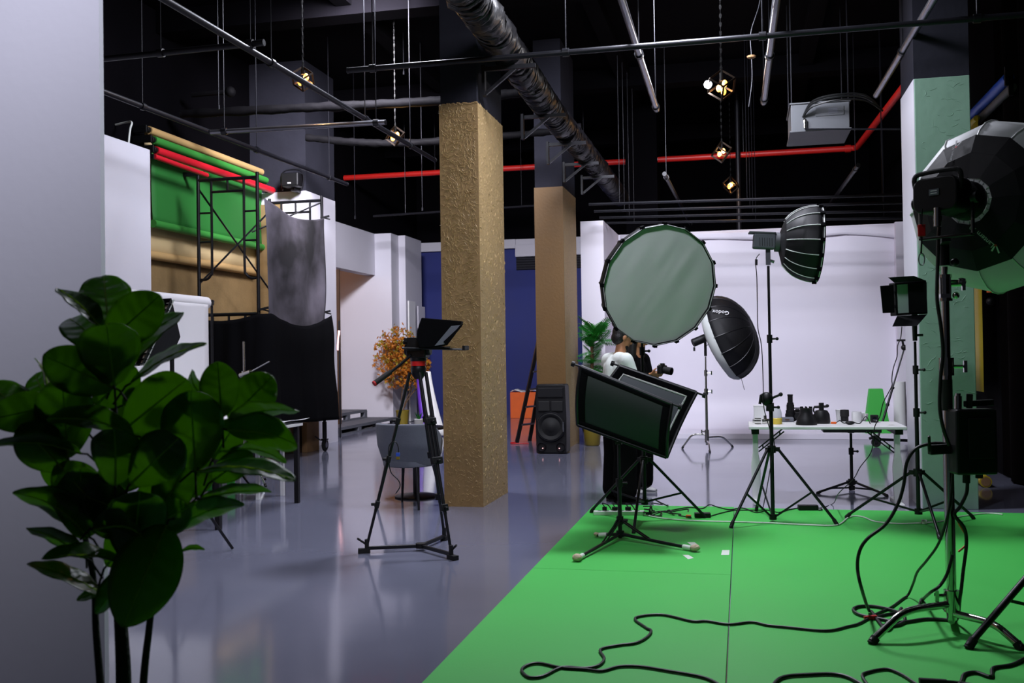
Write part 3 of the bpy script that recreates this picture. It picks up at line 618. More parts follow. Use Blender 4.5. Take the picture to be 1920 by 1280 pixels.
# black cloth round the lower scaffold
def blk(u, v):
    if u < 0.42:
        k = u / 0.42; x = SX0 - 0.02 + k * (SX1 + 0.06 - SX0); y = SY0 - 0.06; zt = 2.02 + 0.05 * k - 0.06 * math.sin(PI * k)
        nrm = V((0, -1, 0))
    else:
        k = (u - 0.42) / 0.58; x = SX1 + 0.07; y = SY0 - 0.06 + k * (SY1 - 0.10 - SY0); zt = 2.07 + 0.05 * k - 0.17 * math.sin(PI * k)
        nrm = V((1, 0, 0))
    zb = 0.62 - 0.12 * u; z = zt + (zb - zt) * v; fl = v * 0.06 * math.sin(u * 34) + 0.015 * math.sin(u * 60) + (0.05 * math.sin(v * 9) * (1 - v) if u > 0.42 else 0)
    p = V((x, y, z)) + nrm * ((.14 if u >= .42 else .02) + fl * 0.5 + 0.05 * v)
    if u > 0.9: p.y += v * 0.10 * (u - 0.9) * 10
    return p
mb = MB(); mb.grid(blk, 90, 26); solo('black_cloth', mb, 'fabric_black', 'matt black cloth clamped round the lower scaffold', 'cloth', (SX1, 13.4, .5), smooth=90, solid=0.004)
for py, z in ((13.0, 2.06), (14.6, 2.12)):
    pass
for q, (x, y, z) in enumerate(((SX1 + .03, SY0 - .03, 2.12), (SX1 + .03, SY1 - .08, 2.16), (SX1 + .03, SY1 - .08, 3.64))):
    mb = MB(); mb.bar((x - .02, y, z), (x + .12, y + .02, z + .03), .02, .03); mb.bar((x - .02, y, z + .02), (x + .12, y + .05, z - .02), .02, .02)
    solo('spring_clamp', mb, 'plastic_black', ('black spring clamp at the near upper corner of the black cloth', 'black spring clamp at the far upper corner of the black cloth', 'black spring clamp at the far upper corner of the grey muslin')[q], 'clamp', (x, y, z - .02), 'cloth clamps')
# projector-like lamp on the column top
c = at_y(548, 338, 14.85)
t = thing('work_lamp', 'black floodlight lamp standing on the brown board beside the paper rolls', 'lamp', c - V((0, 0, .16)))
mb = MB(); mb.box(c, (0.30, 0.22, 0.22)); obj('housing', mb, 'plastic_black', t, smooth=0, bev=.02)
mb = MB(); mb.span((c.x - .03, c.y, c.z - .17), (c.x + .03, cy0 + .02, c.z - .12)); obj('wall_arm', mb, 'steel_black', t, smooth=0)
mb = MB(); mb.tube(smooth_path([c + V((-.17, 0, -.15)), c + V((-.2, 0, .05)), c + V((-.12, 0, .16)), c + V((.12, 0, .16)), c + V((.2, 0, .05)), c + V((.17, 0, -.15))], 4), .012, 6); obj('bracket', mb, 'steel_black', t)
mb = MB(); mb.box(c + V((0, -.115, -.06)), (.06, .005, .02)); obj('badge', mb, 'letter_white', t, smooth=0)
# cardboard under the cloth
bx = at_z(560, 849)
t = thing('cardboard_box', 'dark brown cardboard box under the black cloth', 'box', (bx.x - .28, bx.y + .2, 0))
mb = MB(); mb.span((bx.x - .62, bx.y - .02, 0), (bx.x, bx.y + .4, .42)); obj('carton', mb, 'kraft_dark', t, smooth=0, bev=.006)
mb = MB(); mb.span((bx.x - .62, bx.y + .15, .42), (bx.x, bx.y + .2, .424)); obj('packing_tape', mb, 'kraft', t, smooth=0)
mb = MB(); mb.span((bx.x + .03, bx.y + .05, 0), (bx.x + .12, bx.y + .5, .46)); solo('cardboard_sheet', mb, 'kraft', 'pale brown cardboard slab standing beside the caster', 'cardboard', bev=.004, smooth=0)

# ------------------------------------------------------------------ still life set: white paper roll, tables, stands
E = at_d(386, 568, 10.5); E0 = at_z(150, 545, E.z); E0.x = E.x; E0.y = E.y - 2.1
t = thing('paper_backdrop_stand', 'white paper backdrop roll on a black crossbar stand sweeping onto a table', 'backdrop', (E.x, E.y, 0))
mb = MB(); mb.cyl(E, (E.x, E0.y, E.z), 0.065, n=18); obj('paper_core', mb, 'paper_white', t)
mb = MB(); mb.cyl(E + V((0, -.02, 0)), E + V((0, .14, 0)), .018, n=8); mb.cyl(E + V((0, .10, -.03)), E + V((0, .14, .03)), .02, n=8); obj('crossbar', mb, 'steel_black', t)
TE = at_z(531, 788, 0.86)
def sweep(u, v):
    y = E0.y + u * (E.y - E0.y - .06); k = v * 3
    if k < 1: p = V((E.x + .06, y, E.z - k * (E.z - 1.3)))
    elif k < 2:
        a = (k - 1) * PI / 2; p = V((E.x + .06 + .42 * (1 - math.cos(a)), y, 1.3 - (1.3 - .815) * math.sin(a)))
    else: p = V((E.x + .48 + (k - 2) * (TE.x - E.x - .48), y, .815 + .05 * max(0, k - 2.6) ** 1.5 * (1 + 1.5 * u)))
    p.z += .006 * math.sin(y * 11 + k); return p
mb = MB(); mb.grid(sweep, 20, 40); obj('paper_sheet', mb, 'paper_white', t, smooth=80, solid=.003)
pole = at_d(404, 568, 10.62); px_, py_ = E.x, E.y + .12
mb = MB(); mb.cyl((px_, py_, .12), (px_, py_, 1.15), .018, n=10); obj('lower_pole', mb, 'steel_black', t)
mb = MB(); mb.cyl((px_, py_, 1.1), (px_, py_, E.z + .03), .013, n=10); obj('upper_pole', mb, 'steel_black', t)
mb = MB(); mb.cyl((px_, py_, 1.09), (px_, py_, 1.16), .028, n=10); mb.cyl((px_ - .05, py_, 1.13), (px_ + .05, py_, 1.13), .01, n=8); obj('clamp_collar', mb, 'plastic_black', t)
for k in range(3):
    a = k * 2.094 + .3; mb = MB(); mb.cyl((px_, py_, .62), (px_ + .45 * math.cos(a), py_ + .45 * math.sin(a), .015), .011, n=8); obj('leg', mb, 'steel_black', t)
    mb = MB(); mb.cyl((px_, py_, .14), (px_ + .27 * math.cos(a), py_ + .27 * math.sin(a), .25), .007, n=6); obj('brace', mb, 'steel_black', t)
# set table under the sweep, black frame
tx0, tx1, ty0, ty1 = E.x + .15, TE.x - .03, E0.y + .3, E.y - .15
t = thing('set_table', 'low table carrying the white paper sweep on black legs', 'table', ((tx0 + tx1) / 2, (ty0 + ty1) / 2, 0))
mb = MB(); mb.span((tx0, ty0, .775), (tx1, ty1, .805)); obj('table_top', mb, 'white_plastic', t, smooth=0, bev=.004)
for x in (tx0 + .05, tx1 - .05):
    for y in (ty0 + .05, ty1 - .05): mb = MB(); mb.span((x - .022, y - .022, 0), (x + .022, y + .022, .774)); obj('leg', mb, 'plastic_black', t, smooth=0)
# little white table
q = at_z(484, 936)
t = thing('side_table', 'small white table with thin square legs beside the paper sweep', 'table', (q.x, q.y, 0))
mb = MB(); mb.span((q.x - .42, q.y - .02, .50), (q.x + .16, q.y + .36, .545)); obj('table_top', mb, 'white_plastic', t, smooth=0, bev=.004)
for x, y in ((q.x, q.y), (q.x - .38, q.y), (q.x + .13, q.y + .3), (q.x - .38, q.y + .3)):
    mb = MB(); mb.span((x - .018, y - .018, 0), (x + .018, y + .018, .5)); obj('leg', mb, 'white_plastic', t, smooth=0)
q = at_z(407, 921); mb = MB(); mb.span((q.x - .12, q.y, 0), (q.x - .02, q.y + .2, .30)); mb.span((q.x - .015, q.y + .01, 0), (q.x + .1, q.y + .2, .30))
t = thing('green_storage_box', 'bright green box standing on the floor behind the plant', 'box', (q.x, q.y + .1, 0))
mb = MB(); mb.span((q.x - .12, q.y, 0), (q.x + .1, q.y + .22, .3)); obj('body', mb, 'green_block', t, smooth=0, bev=.006)
mb = MB(); mb.span((q.x - .01, q.y - .006, .0), (q.x + .012, q.y, .3)); obj('rib', mb, 'roll_green', t, smooth=0)

def cstand(name, label, base, feet_z, top_z, legs, m, leg_r=.0125, sect=((0, .0175), (.45, .015), (.75, .0125)), knuckles=(), hub=.22, group=None, lean=None):
    t = thing(name, label, 'stand', (base.x, base.y, feet_z), group); H = top_z - feet_z; bz = feet_z
    for i, (k, r) in enumerate(sect):
        k1 = sect[i + 1][0] if i + 1 < len(sect) else 1
        mb = MB(); z0 = bz + .06 if i == 0 else bz + H * k; mb.cyl((base.x, base.y, z0), (base.x, base.y, bz + H * k1 + (.03 if k1 < 1 else 0)), r, n=14); obj('riser' if i else 'column', mb, m, t)
        if i:
            z = bz + H * k; mb = MB(); mb.cyl((base.x, base.y, z - .045), (base.x, base.y, z + .045), sect[i - 1][1] + .011, n=12); mb.cyl((base.x, base.y, z), (base.x + .075, base.y - .02, z), .009, n=8); mb.box((base.x + .085, base.y - .02, z), (.016, .02, .06)); obj('locking_collar', mb, 'chrome' if m == 'chrome' else 'plastic_black', t, smooth=40)
    mb = MB(); mb.cyl((base.x, base.y, bz + .10), (base.x, base.y, bz + hub + .07), sect[0][1] + .012, n=14); mb.cyl((base.x, base.y, bz + hub + .045), (base.x - .07, base.y - .03, bz + hub + .045), .009, n=8); mb.box((base.x - .075, base.y - .03, bz + hub + .045), (.018, .03, .055)); obj('leg_hub', mb, m, t, smooth=40)
    for i, e in enumerate(legs):
        d = V((e.x - base.x, e.y - base.y, 0)); L = d.length; d.normalize(); z = bz + hub - .045 * i
        O = V((base.x, base.y, 0)); p0 = O + d * (L * .40) + V((0, 0, z)); pm_ = O + d * (L * .62) + V((0, 0, z)); p2_ = O + d * (L * .74) + V((0, 0, bz + .012 + (z - bz) * .60)); en = O + d * L + V((0, 0, bz + .012))
        P = [O + d * .02 + V((0, 0, z)), p0] + [p0 * (1 - k) ** 2 + pm_ * 2 * k * (1 - k) + p2_ * k * k for k in (.15, .3, .45, .6, .75, .9)] + [p2_, en]
        mb = MB(); mb.tube(P, leg_r, 12); lg = obj('leg', mb, m, t, smooth=70)
        mb = MB(); mb.cyl(P[-1] + (P[-2] - P[-1]).normalized() * .03, V((P[-1].x, P[-1].y, bz + .001)), leg_r * 1.25, n=10); obj('rubber_foot', mb, 'rubber', lg)
    return t
q = at_d(457, 640, 11.6); bz_ = V((q.x, q.y, 0))
t = cstand('grip_stand', 'chrome grip stand with a knuckle and short arm in front of the black cloth', bz_, 0, q.z, [bz_ + V((.35, -.18, 0)), bz_ + V((-.38, -.1, 0)), bz_ + V((.05, .4, 0))], 'chrome')
k0 = at_d(460, 702, 11.6); k1 = at_d(506, 677, 11.4)
mb = MB(); mb.cyl(k0, k1, .008, n=8); obj('grip_arm', mb, 'chrome', t)
mb = MB(); mb.cyl(k0 + V((-.06, 0, -.01)), k0 + V((.1, -.05, .03)), .032, n=12); mb.cyl((q.x, q.y, k0.z - .04), (q.x, q.y, k0.z + .04), .03, n=12); obj('grip_head', mb, 'chrome', t)
# strip softbox with a grid, mostly behind the plant
C4 = [at_d(243, 563, 7.3), at_d(321, 559, 7.0), at_d(266, 682, 6.9), at_d(200, 690, 7.2)]; nn = (C4[1] - C4[0]).cross(C4[3] - C4[0]).normalized()
if nn.dot(BACK) < 0: nn = -nn
t = thing('strip_softbox', 'tilted black softbox with a fabric grid behind the leafy plant', 'softbox', (C4[3].x, C4[3].y, C4[3].z - .1))
mb = MB(); bk = sum(C4, V()) / 4 - nn * .3
mb.add(C4 + [bk + (p - sum(C4, V()) / 4) * .25 for p in C4], [(0, 1, 5, 4), (1, 2, 6, 5), (2, 3, 7, 6), (3, 0, 4, 7), (4, 5, 6, 7)]); obj('shell', mb, 'nylon_black', t, smooth=0, solid=.004)
mb = MB(); mb.add([p - nn * .03 for p in C4], [(0, 1, 2, 3)]); obj('diffuser', mb, 'diffuser_white', t, smooth=0)
for i in range(1, 12):
    mb = MB(); k = i / 12; a, b = C4[0].lerp(C4[3], k), C4[1].lerp(C4[2], k); mb.add([a, b, b - nn * .03, a - nn * .03], [(0, 1, 2, 3)]); obj('grid_strip', mb, 'fabric_black', t, smooth=0, solid=.002)
for i in range(1, 6):
    mb = MB(); k = i / 6; a, b = C4[0].lerp(C4[1], k), C4[3].lerp(C4[2], k); mb.add([a, b, b - nn * .03, a - nn * .03], [(0, 1, 2, 3)]); obj('grid_strip', mb, 'fabric_black', t, smooth=0, solid=.002)
sb = V((bk.x, bk.y, 0))
t = thing('softbox_stand', 'black stand carrying the strip softbox behind the plant', 'stand', sb)
mb = MB(); mb.cyl(sb + V((0, 0, .15)), V((bk.x, bk.y, bk.z - .02)), .016, n=10); obj('pole', mb, 'steel_black', t)
for k in range(3):
    a = k * 2.094 + .9; mb = MB(); mb.cyl(sb + V((0, 0, .7)), sb + V((.45 * math.cos(a), .45 * math.sin(a), .012)), .011, n=8); obj('leg', mb, 'steel_black', t)

# ------------------------------------------------------------------ entrance corner
def pallet(x0, x1, y0, y1, z0, z1, label):
    t = thing('pallet_step', label, 'pallet', ((x0 + x1) / 2, (y0 + y1) / 2, z0), 'pallet steps'); h = z1 - z0
    n = max(3, int((x1 - x0) / .14))
    for i in range(n):
        a = x0 + (x1 - x0) * i / n; mb = MB(); mb.span((a, y0, z1 - .025), (a + (x1 - x0) / n - .008, y1, z1)); obj('deck_board', mb, 'pallet_grey', t, smooth=0)
    for x in (x0, (x0 + x1) / 2 - .05, x1 - .1):
        mb = MB(); mb.span((x, y0, z1 - .055), (x + .1, y1, z1 - .026)); obj('stringer', mb, 'pallet_grey', t, smooth=0)
        mb = MB(); mb.span((x, y0, z0), (x + .1, y1, z0 + .025)); obj('base_board', mb, 'pallet_grey', t, smooth=0)
        k = max(3, int((y1 - y0) / .9) + 1)
        for i in range(k):
            y = y0 + (y1 - y0 - .15) * i / (k - 1); mb = MB(); mb.span((x + .002, y, z0 + .026), (x + .098, y + .15, z1 - .056)); obj('block', mb, 'pallet_grey', t, smooth=0)
pallet(XL - .3, -7.36, cy1 + .1, 20.6, 0, .15, 'low grey painted pallet lying along the entrance')
pallet(XL - 1.2, XL - .05, cy1 + .1, 20.4, .151, .33, 'upper grey pallet stacked in the entrance opening')
# orange maple in a pot
tp = at_z(755, 797); tp = V((tp.x, tp.y, 0))
t = thing('maple_tree', 'artificial maple with orange leaves in an olive pot', 'potted tree', tp)
mb = MB(); mb.lathe([(0.09, 0), (.115, .02), (.135, .25), (.15, .32), (.14, .325), (.12, .28), (0, .28)], 20, tp); obj('pot', mb, 'pot_olive', t)
mb = MB(); mb.lathe([(.0, .275), (.12, .285), (0, .30)], 12, tp); obj('soil', mb, 'soil', t)
rr = random.Random(21); tips = []; mb = MB()
def branch(p, d, L, r, n):
    P = [p]; dd = d.copy()
    for i in range(4):
        dd = (dd + V((rr.uniform(-.25, .25), rr.uniform(-.25, .25), .05))).normalized(); P.append(P[-1] + dd * L / 4)
    mb.tube(P, r, 6, radii=[r * (1 - .14 * i) for i in range(5)])
    if n == 0: tips.extend(P[2:]); return
    for i in range(4 if n > 1 else 3):
        q = P[rr.randint(2, 4)]; a = rr.uniform(0, 2 * PI); branch(q, (dd + V((math.cos(a), math.sin(a), rr.uniform(-.1, .35))) * .8).normalized(), L * rr.uniform(.5, .75), r * .6, n - 1)
    tips.extend(P[3:])
for k in range(3): branch(tp + V((rr.uniform(-.03, .03), rr.uniform(-.03, .03), .28)), V((rr.uniform(-.22, .2), rr.uniform(-.2, .2), 1)).normalized(), .85, .014, 2)
obj('branches', mb, 'bark', t)
def star_leaf(mb, c, s, r):
    R = Matrix.Rotation(r.uniform(0, 6.28), 3, 'Z') @ Matrix.Rotation(r.uniform(-1.4, 1.4), 3, 'X') @ Matrix.Rotation(r.uniform(0, 6.28), 3, 'Y')
    vs = [c]
    for i in range(10):
        a = PI * (-.15 + 1.3 * i / 9); q = s * (1 if i % 2 == 0 else .42) * (.75 + .25 * math.sin(a)); vs.append(c + R @ V((q * math.cos(a), q * math.sin(a), .15 * s * math.sin(3 * a))))
    mb.add(vs, [(0, i, i + 1) for i in range(1, 10)])
cen = tp + V((0, 0, 1.45))
for mname, n, nm in (('leaf_maple', 1250, 'orange_leaves'), ('leaf_maple_light', 420, 'yellow_leaves')):
    mb = MB()
    for i in range(n):
        if rr.random() < .45: c = V(rr.choice(tips))
        else:
            a, e, q = rr.uniform(0, 6.28), math.acos(rr.uniform(-1, 1)), rr.random() ** .45; c = cen + V((.56 * q * math.sin(e) * math.cos(a) - .06, .5 * q * math.sin(e) * math.sin(a), .68 * q * math.cos(e)))
        c += V((rr.gauss(0, .05), rr.gauss(0, .05), rr.gauss(0, .05)))
        k = (c - cen); k = V((k.x / .62, k.y / .6, k.z / .78))
        if k.length > 1: c = cen + V((k.normalized().x * .6, k.normalized().y * .58, k.normalized().z * .76))
        star_leaf(mb, c, rr.uniform(.045, .085), rr)
    o = obj(nm, mb, mname, t, smooth=0); o['kind'] = 'stuff'
# boards leaning by the pier
a = at_z(764, 783); mb = MB(); mb.prism([V((-7.30, 21.3, .01)), V((-7.30, 21.75, .01)), V((-7.30, 21.75, 2.72)), V((-7.30, 21.3, 2.72))], (.03, 0, 0)); solo('foam_board', mb, 'white_plastic', 'tall pale foam board leaning on the white pier', 'board', smooth=0, loc=(-7.3, 21.5, 0.01))
mb = MB(); mb.prism([V((-7.24, 21.8, .01)), V((-7.24, 22.3, .01)), V((-7.24, 22.3, 2.62)), V((-7.24, 21.8, 2.62))], (.02, 0, 0)); solo('foam_board', mb, 'white_paint', 'narrow white foam board beside the blue wall corner', 'board', smooth=0, loc=(-7.2, 22.0, 0.01))
# white board with a curved purple edge
def arc(u, v, off):
    z = .02 + v * 1.16; x = -.05 + .16 * (1 - v) ** 1.6 + u * (.34 - .18 * v); return V((x, off + .2 * v, z))
o0 = at_z(792, 818); o0 = V((o0.x, o0.y, 0))
t = thing('shaped_board', 'white display board with a curved purple side leaning behind the chair', 'board', o0)
mb = MB(); mb.grid(lambda u, v: o0 + arc(u, v, 0), 2, 12); obj('white_face', mb, 'white_plastic', t, smooth=60, solid=.03)
mb = MB(); mb.grid(lambda u, v: o0 + arc(0, v, 0) + V((-.10 + u * .085, .0, 0)) + V((.0, u * -.02, 0)), 2, 12); obj('purple_side', mb, 'purple', t, smooth=60, solid=.03)
# pink tube lamp edge and dark door leaf in the entrance
c = at_d(636, 640, 18.2); mb = MB(); mb.cyl(c + V((-.03, 0, -.16)), c + V((.0, 0, .2)), .02, n=10)
t = thing('tube_lamp', 'pink glowing tube lamp on a thin stand inside the entrance', 'lamp', (c.x, c.y, 0)); obj('tube', mb, 'bulb_pink', t)
mb = MB(); mb.cyl((c.x, c.y, 0), (c.x, c.y, c.z + .38), .014, n=8); obj('pole', mb, 'steel_black', t)
mb = MB(); c = at_d(637, 640, 19.6); mb.span((c.x - .36, c.y, .151), (c.x, c.y + .05, 3.2)); solo('door_leaf', mb, 'kraft_dark', 'dark brown door leaf standing open in the entrance', 'door', smooth=0)

# orange crate and cloth at the blue wall, ladder, speaker
q = at_z(957, 784); q2 = at_z(1006, 784); t = thing('orange_crate', 'bright orange box standing against the blue wall', 'box', ((q.x + q2.x) / 2, q.y, 0))
mb = MB(); mb.span((q.x, q.y, 0), (q2.x, q.y + .5, .60)); obj('body', mb, 'orange', t, smooth=0, bev=.01)
mb = MB(); mb.grid(lambda u, v: V((q.x + u * (q2.x - q.x), q.y + .02 + v * .44, .62 + .05 * noise.noise(V((u * 5, v * 4, 2))) + .03 * math.sin(u * 9))), 24, 8); obj('crumpled_liner', mb, 'white_plastic', t, smooth=60, solid=.004)
# black A-frame ladder
l0 = at_z(969, 830); l1 = at_z(983, 826); tpz = 2.35
t = thing('step_ladder', 'black folding step ladder leaning open behind the second gold pillar', 'ladder', (l0.x, l0.y, 0))
top = V((l0.x + .46, l0.y + .42, tpz)); sep = V((.14, .36, 0))
for off in (V((0, 0, 0)), sep):
    mb = MB(); mb.bar(l0 + off, top + off * .55, .035, .06); obj('front_rail', mb, 'steel_black', t, smooth=0)
    mb = MB(); mb.bar(V((l0.x + .95, l0.y + .15, 0)) + off, top + off * .55, .03, .04); obj('rear_rail', mb, 'steel_black', t, smooth=0)
for k in range(1, 8):
    f = k / 8; a = V((l0.x, l0.y, 0)).lerp(top, f); b = a + sep * (1 - .45 * f); mb = MB(); mb.box((a + b) / 2, (.09, (b - a).length, .025), Matrix.Rotation(math.atan2(-(b - a).x, (b - a).y), 3, 'Z')); obj('step', mb, 'tube_steel', t, smooth=0)
mb = MB(); mb.tube(smooth_path([l0 + V((0, 0, .012)), l0 + V((-.08, -.1, .012)), l0 + V((.0, -.25, .012)), l0 + V((.25, -.2, .012))], 5), .008, 6); obj('ground_strap', mb, 'red', t)
# ================================================================== centre
# party loudspeaker
a = at_z(1004, 851); b = at_z(1063, 851); cxs = (a.x + b.x) / 2; W = (b.x - a.x); ys = min(a.y, b.y); H = 1.02; Dp = .38
t = thing('loudspeaker', 'tall black party loudspeaker in front of the second gold pillar', 'loudspeaker', (cxs, ys + Dp / 2, 0))
mb = MB(); w2 = W / 2
mb.prism([V((cxs - w2 * .97, ys + .03, .012)), V((cxs + w2 * .97, ys + .03, .012)), V((cxs + w2, ys + .03, .5)), V((cxs + w2 * .93, ys + .03, H - .03)), V((cxs + w2 * .86, ys + .03, H)), V((cxs - w2 * .86, ys + .03, H)), V((cxs - w2 * .93, ys + .03, H - .03)), V((cxs - w2, ys + .03, .5))], (0, Dp - .03, 0)); obj('cabinet', mb, 'plastic_black', t, smooth=30, bev=.012)
mb = MB(); mb.box((cxs, ys + .022, .90), (W * .82, .03, .14)); obj('control_panel', mb, 'nylon_black', t, smooth=0, bev=.008)
for s in (-1, 1):
    mb = MB(); mb.box((cxs + s * W * .21, ys + .022, .70), (W * .38, .03, .15)); obj('horn', mb, 'rubber', t, smooth=0, bev=.01)
R = frame_z((0, -1, 0))
mb = MB(); mb.lathe([(.0, .03), (.05, .028), (.07, .012), (.14, -.012), (.165, .012), (.19, .022), (.205, .012), (.205, -.02), (0, -.02)], 32, (cxs, ys + .01, .40), R); wf = obj('woofer', mb, 'rubber', t)
mb = MB(); mb.lathe([(.196, .0), (.21, .018), (.222, .0)], 32, (cxs, ys + .01, .40), R, close=False); obj('trim_ring', mb, 'tube_dark', wf)
for s in (-1, 1):
    mb = MB(); mb.lathe([(0, -.01), (.05, -.012), (.062, .015), (.072, .0), (.072, -.02)], 20, (cxs + s * W * .31, ys + .02, .105), R); pt = obj('bass_port', mb, 'tube_dark', t)
    mb = MB(); mb.ball((cxs + s * W * .31 - s * .02, ys + .012, .085), .008, 8, 6); obj('accent_light', mb, 'bulb_pink', pt)
mb = MB(); mb.cyl((cxs + W * .41, ys + .0, .33), (cxs + W * .41, ys + .0, .47), .014, n=8); obj('side_glow', mb, 'tube_steel', t)

# philodendron in olive pot
q = at_z(1111, 835); q = V((q.x, q.y, 0))
t = thing('philodendron', 'green fringed philodendron plant in an olive pot before the cyclorama wing', 'potted plant', q)
mb = MB(); mb.lathe([(.10, 0), (.12, .02), (.145, .3), (.155, .36), (.145, .365), (.12, .32), (0, .32)], 20, q); obj('pot', mb, 'pot_olive', t)
mb = MB(); mb.cyl(q + V((0, 0, .3)), q + V((.02, 0, 1.75)), .035, .025, n=10); obj('trunk', mb, 'bark', t)
def fringe(L, W, n=11):
    mb = MB(); mid = [V((0, L * i / n, -.22 * L * (i / n) ** 2)) for i in range(n + 1)]
    for s in (-1, 1):
        for i in range(1, n):
            w = W * math.sin(PI * (.12 + .83 * i / n)) ** .7; p = mid[i]; e = p + V((s * w, L * .10, -.25 * w)); a = p + V((0, -L * .036, 0)); b = p + V((0, L * .036, 0)); c = (p + e) / 2 + V((0, L * .05, .02 * L)); h = V((0, L * .03, 0))
            mb.add([a, c - h, e, c + h, b], [(0, 1, 3, 4), (1, 2, 3)])
    mb.add([mid[n - 1] + V((-.012, 0, 0)), mid[n] + V((0, .02, 0)), mid[n - 1] + V((.012, 0, 0))], [(0, 1, 2)])
    for i in range(n): mb.add([mid[i] + V((-.006, 0, .002)), mid[i + 1] + V((-.006, 0, .002)), mid[i + 1] + V((.006, 0, .002)), mid[i] + V((.006, 0, .002))], [(0, 1, 2, 3)])
    return mb
rr = random.Random(4); fm = mesh_of(fringe(.36, .15), V(), 60); fm.materials.append(MATS['leaf_palm']); fm.name = 'leaf'
for i in range(96):
    o = bpy.data.objects.new('leaf', fm); COL.objects.link(o); o.parent = t; k = min(1, i / 61)
    if i < 62: o.location = (.03 * k, 0, .55 + 1.2 * k)
    else: o.location = (.03 + .16 * rr.random(), -.03, 1.62 + .22 * rr.random())
    s = rr.uniform(.6, .85) * (.85 if i < 30 else 1); o.rotation_euler = (rr.uniform(-.2, 1.1), rr.uniform(-.5, .5), i * 2.4 if i < 62 else rr.uniform(0, 6.28)); o.scale = (s, s, s)

# round cafe table, armchair, little pot
q = at_z(781, 931); q = V((q.x, q.y, 0))
t = thing('cafe_table', 'round dark pedestal table hidden behind the grey armchair', 'table', q)
mb = MB(); mb.lathe([(.22, 0), (.225, .012), (.2, .022), (.05, .04), (0, .04)], 32, q); obj('base_disc', mb, 'steel_black', t)
mb = MB(); mb.cyl(q + V((0, 0, .03)), q + V((0, 0, .70)), .035, n=16); obj('column', mb, 'steel_black', t)
mb = MB(); mb.lathe([(.30, .70), (.31, .705), (.31, .722), (.30, .727)], 36, q); obj('table_top', mb, 'steel_black', t)
pq = q + V((.02, .05, .7275))
t = thing('succulent_pot', 'small white pot with a spiky succulent on the cafe table', 'potted plant', pq)
mb = MB(); mb.lathe([(.03, 0), (.045, .005), (.05, .075), (.044, .078), (.04, .06), (0, .06)], 16, pq); obj('pot', mb, 'pot_white', t)
for i in range(14):
    a = i * 2.4; p = pq + V((0, 0, .06)); d = V((math.cos(a) * .5, math.sin(a) * .5, 1)).normalized(); mb = MB(); mb.cyl(p, p + d * rr.uniform(.06, .1), .008, .001, n=5); obj('leaf', mb, 'leaf_palm', t)
q = at_z(741, 955); ce = at_d(768, 850, 9.75); ce = V((ce.x, ce.y, 0)); az = math.radians(-12)
t = thing('armchair', 'grey upholstered armchair on thin black legs seen from behind', 'chair', ce, rz=az)
def shell(u, v, ro, h):
    a = PI * (-1.27 + 1.54 * u)                  # runs from one arm round the back to the other
    k = max(0, math.cos((u - .5) * PI * 1.02)); top = .60 + .21 * min(1, (k * 1.55)) ** 1.6; bot = .40
    r = ro + .05 * (1 if v > .5 else v * 2) - .02; z = bot + (top - bot) * v; flare = 1 + .10 * v
    return V((r * math.cos(a) * 1.0 * flare, r * math.sin(a) * .92 * flare, z))
mb = MB(); mb.grid(lambda u, v: shell(u, v, .25, 0), 44, 14); obj('backrest_shell', mb, 'grey_cloth_chair', t, local=True, smooth=70, solid=.05, bev=.012)
mb = MB(); mb.lathe([(0, .39), (.22, .39), (.255, .40), (.26, .45), (.24, .475), (0, .48)], 32); obj('seat_cushion', mb, 'grey_cloth_chair', t, local=True, smooth=60)
for sx in (-1, 1):
    for sy in (-1, 1):
        mb = MB(); mb.cyl((sx * .17, sy * .16, .40), (sx * .235, sy * .235, 0.0), .017, .011, n=10); obj('leg', mb, 'steel_black', t, local=True)

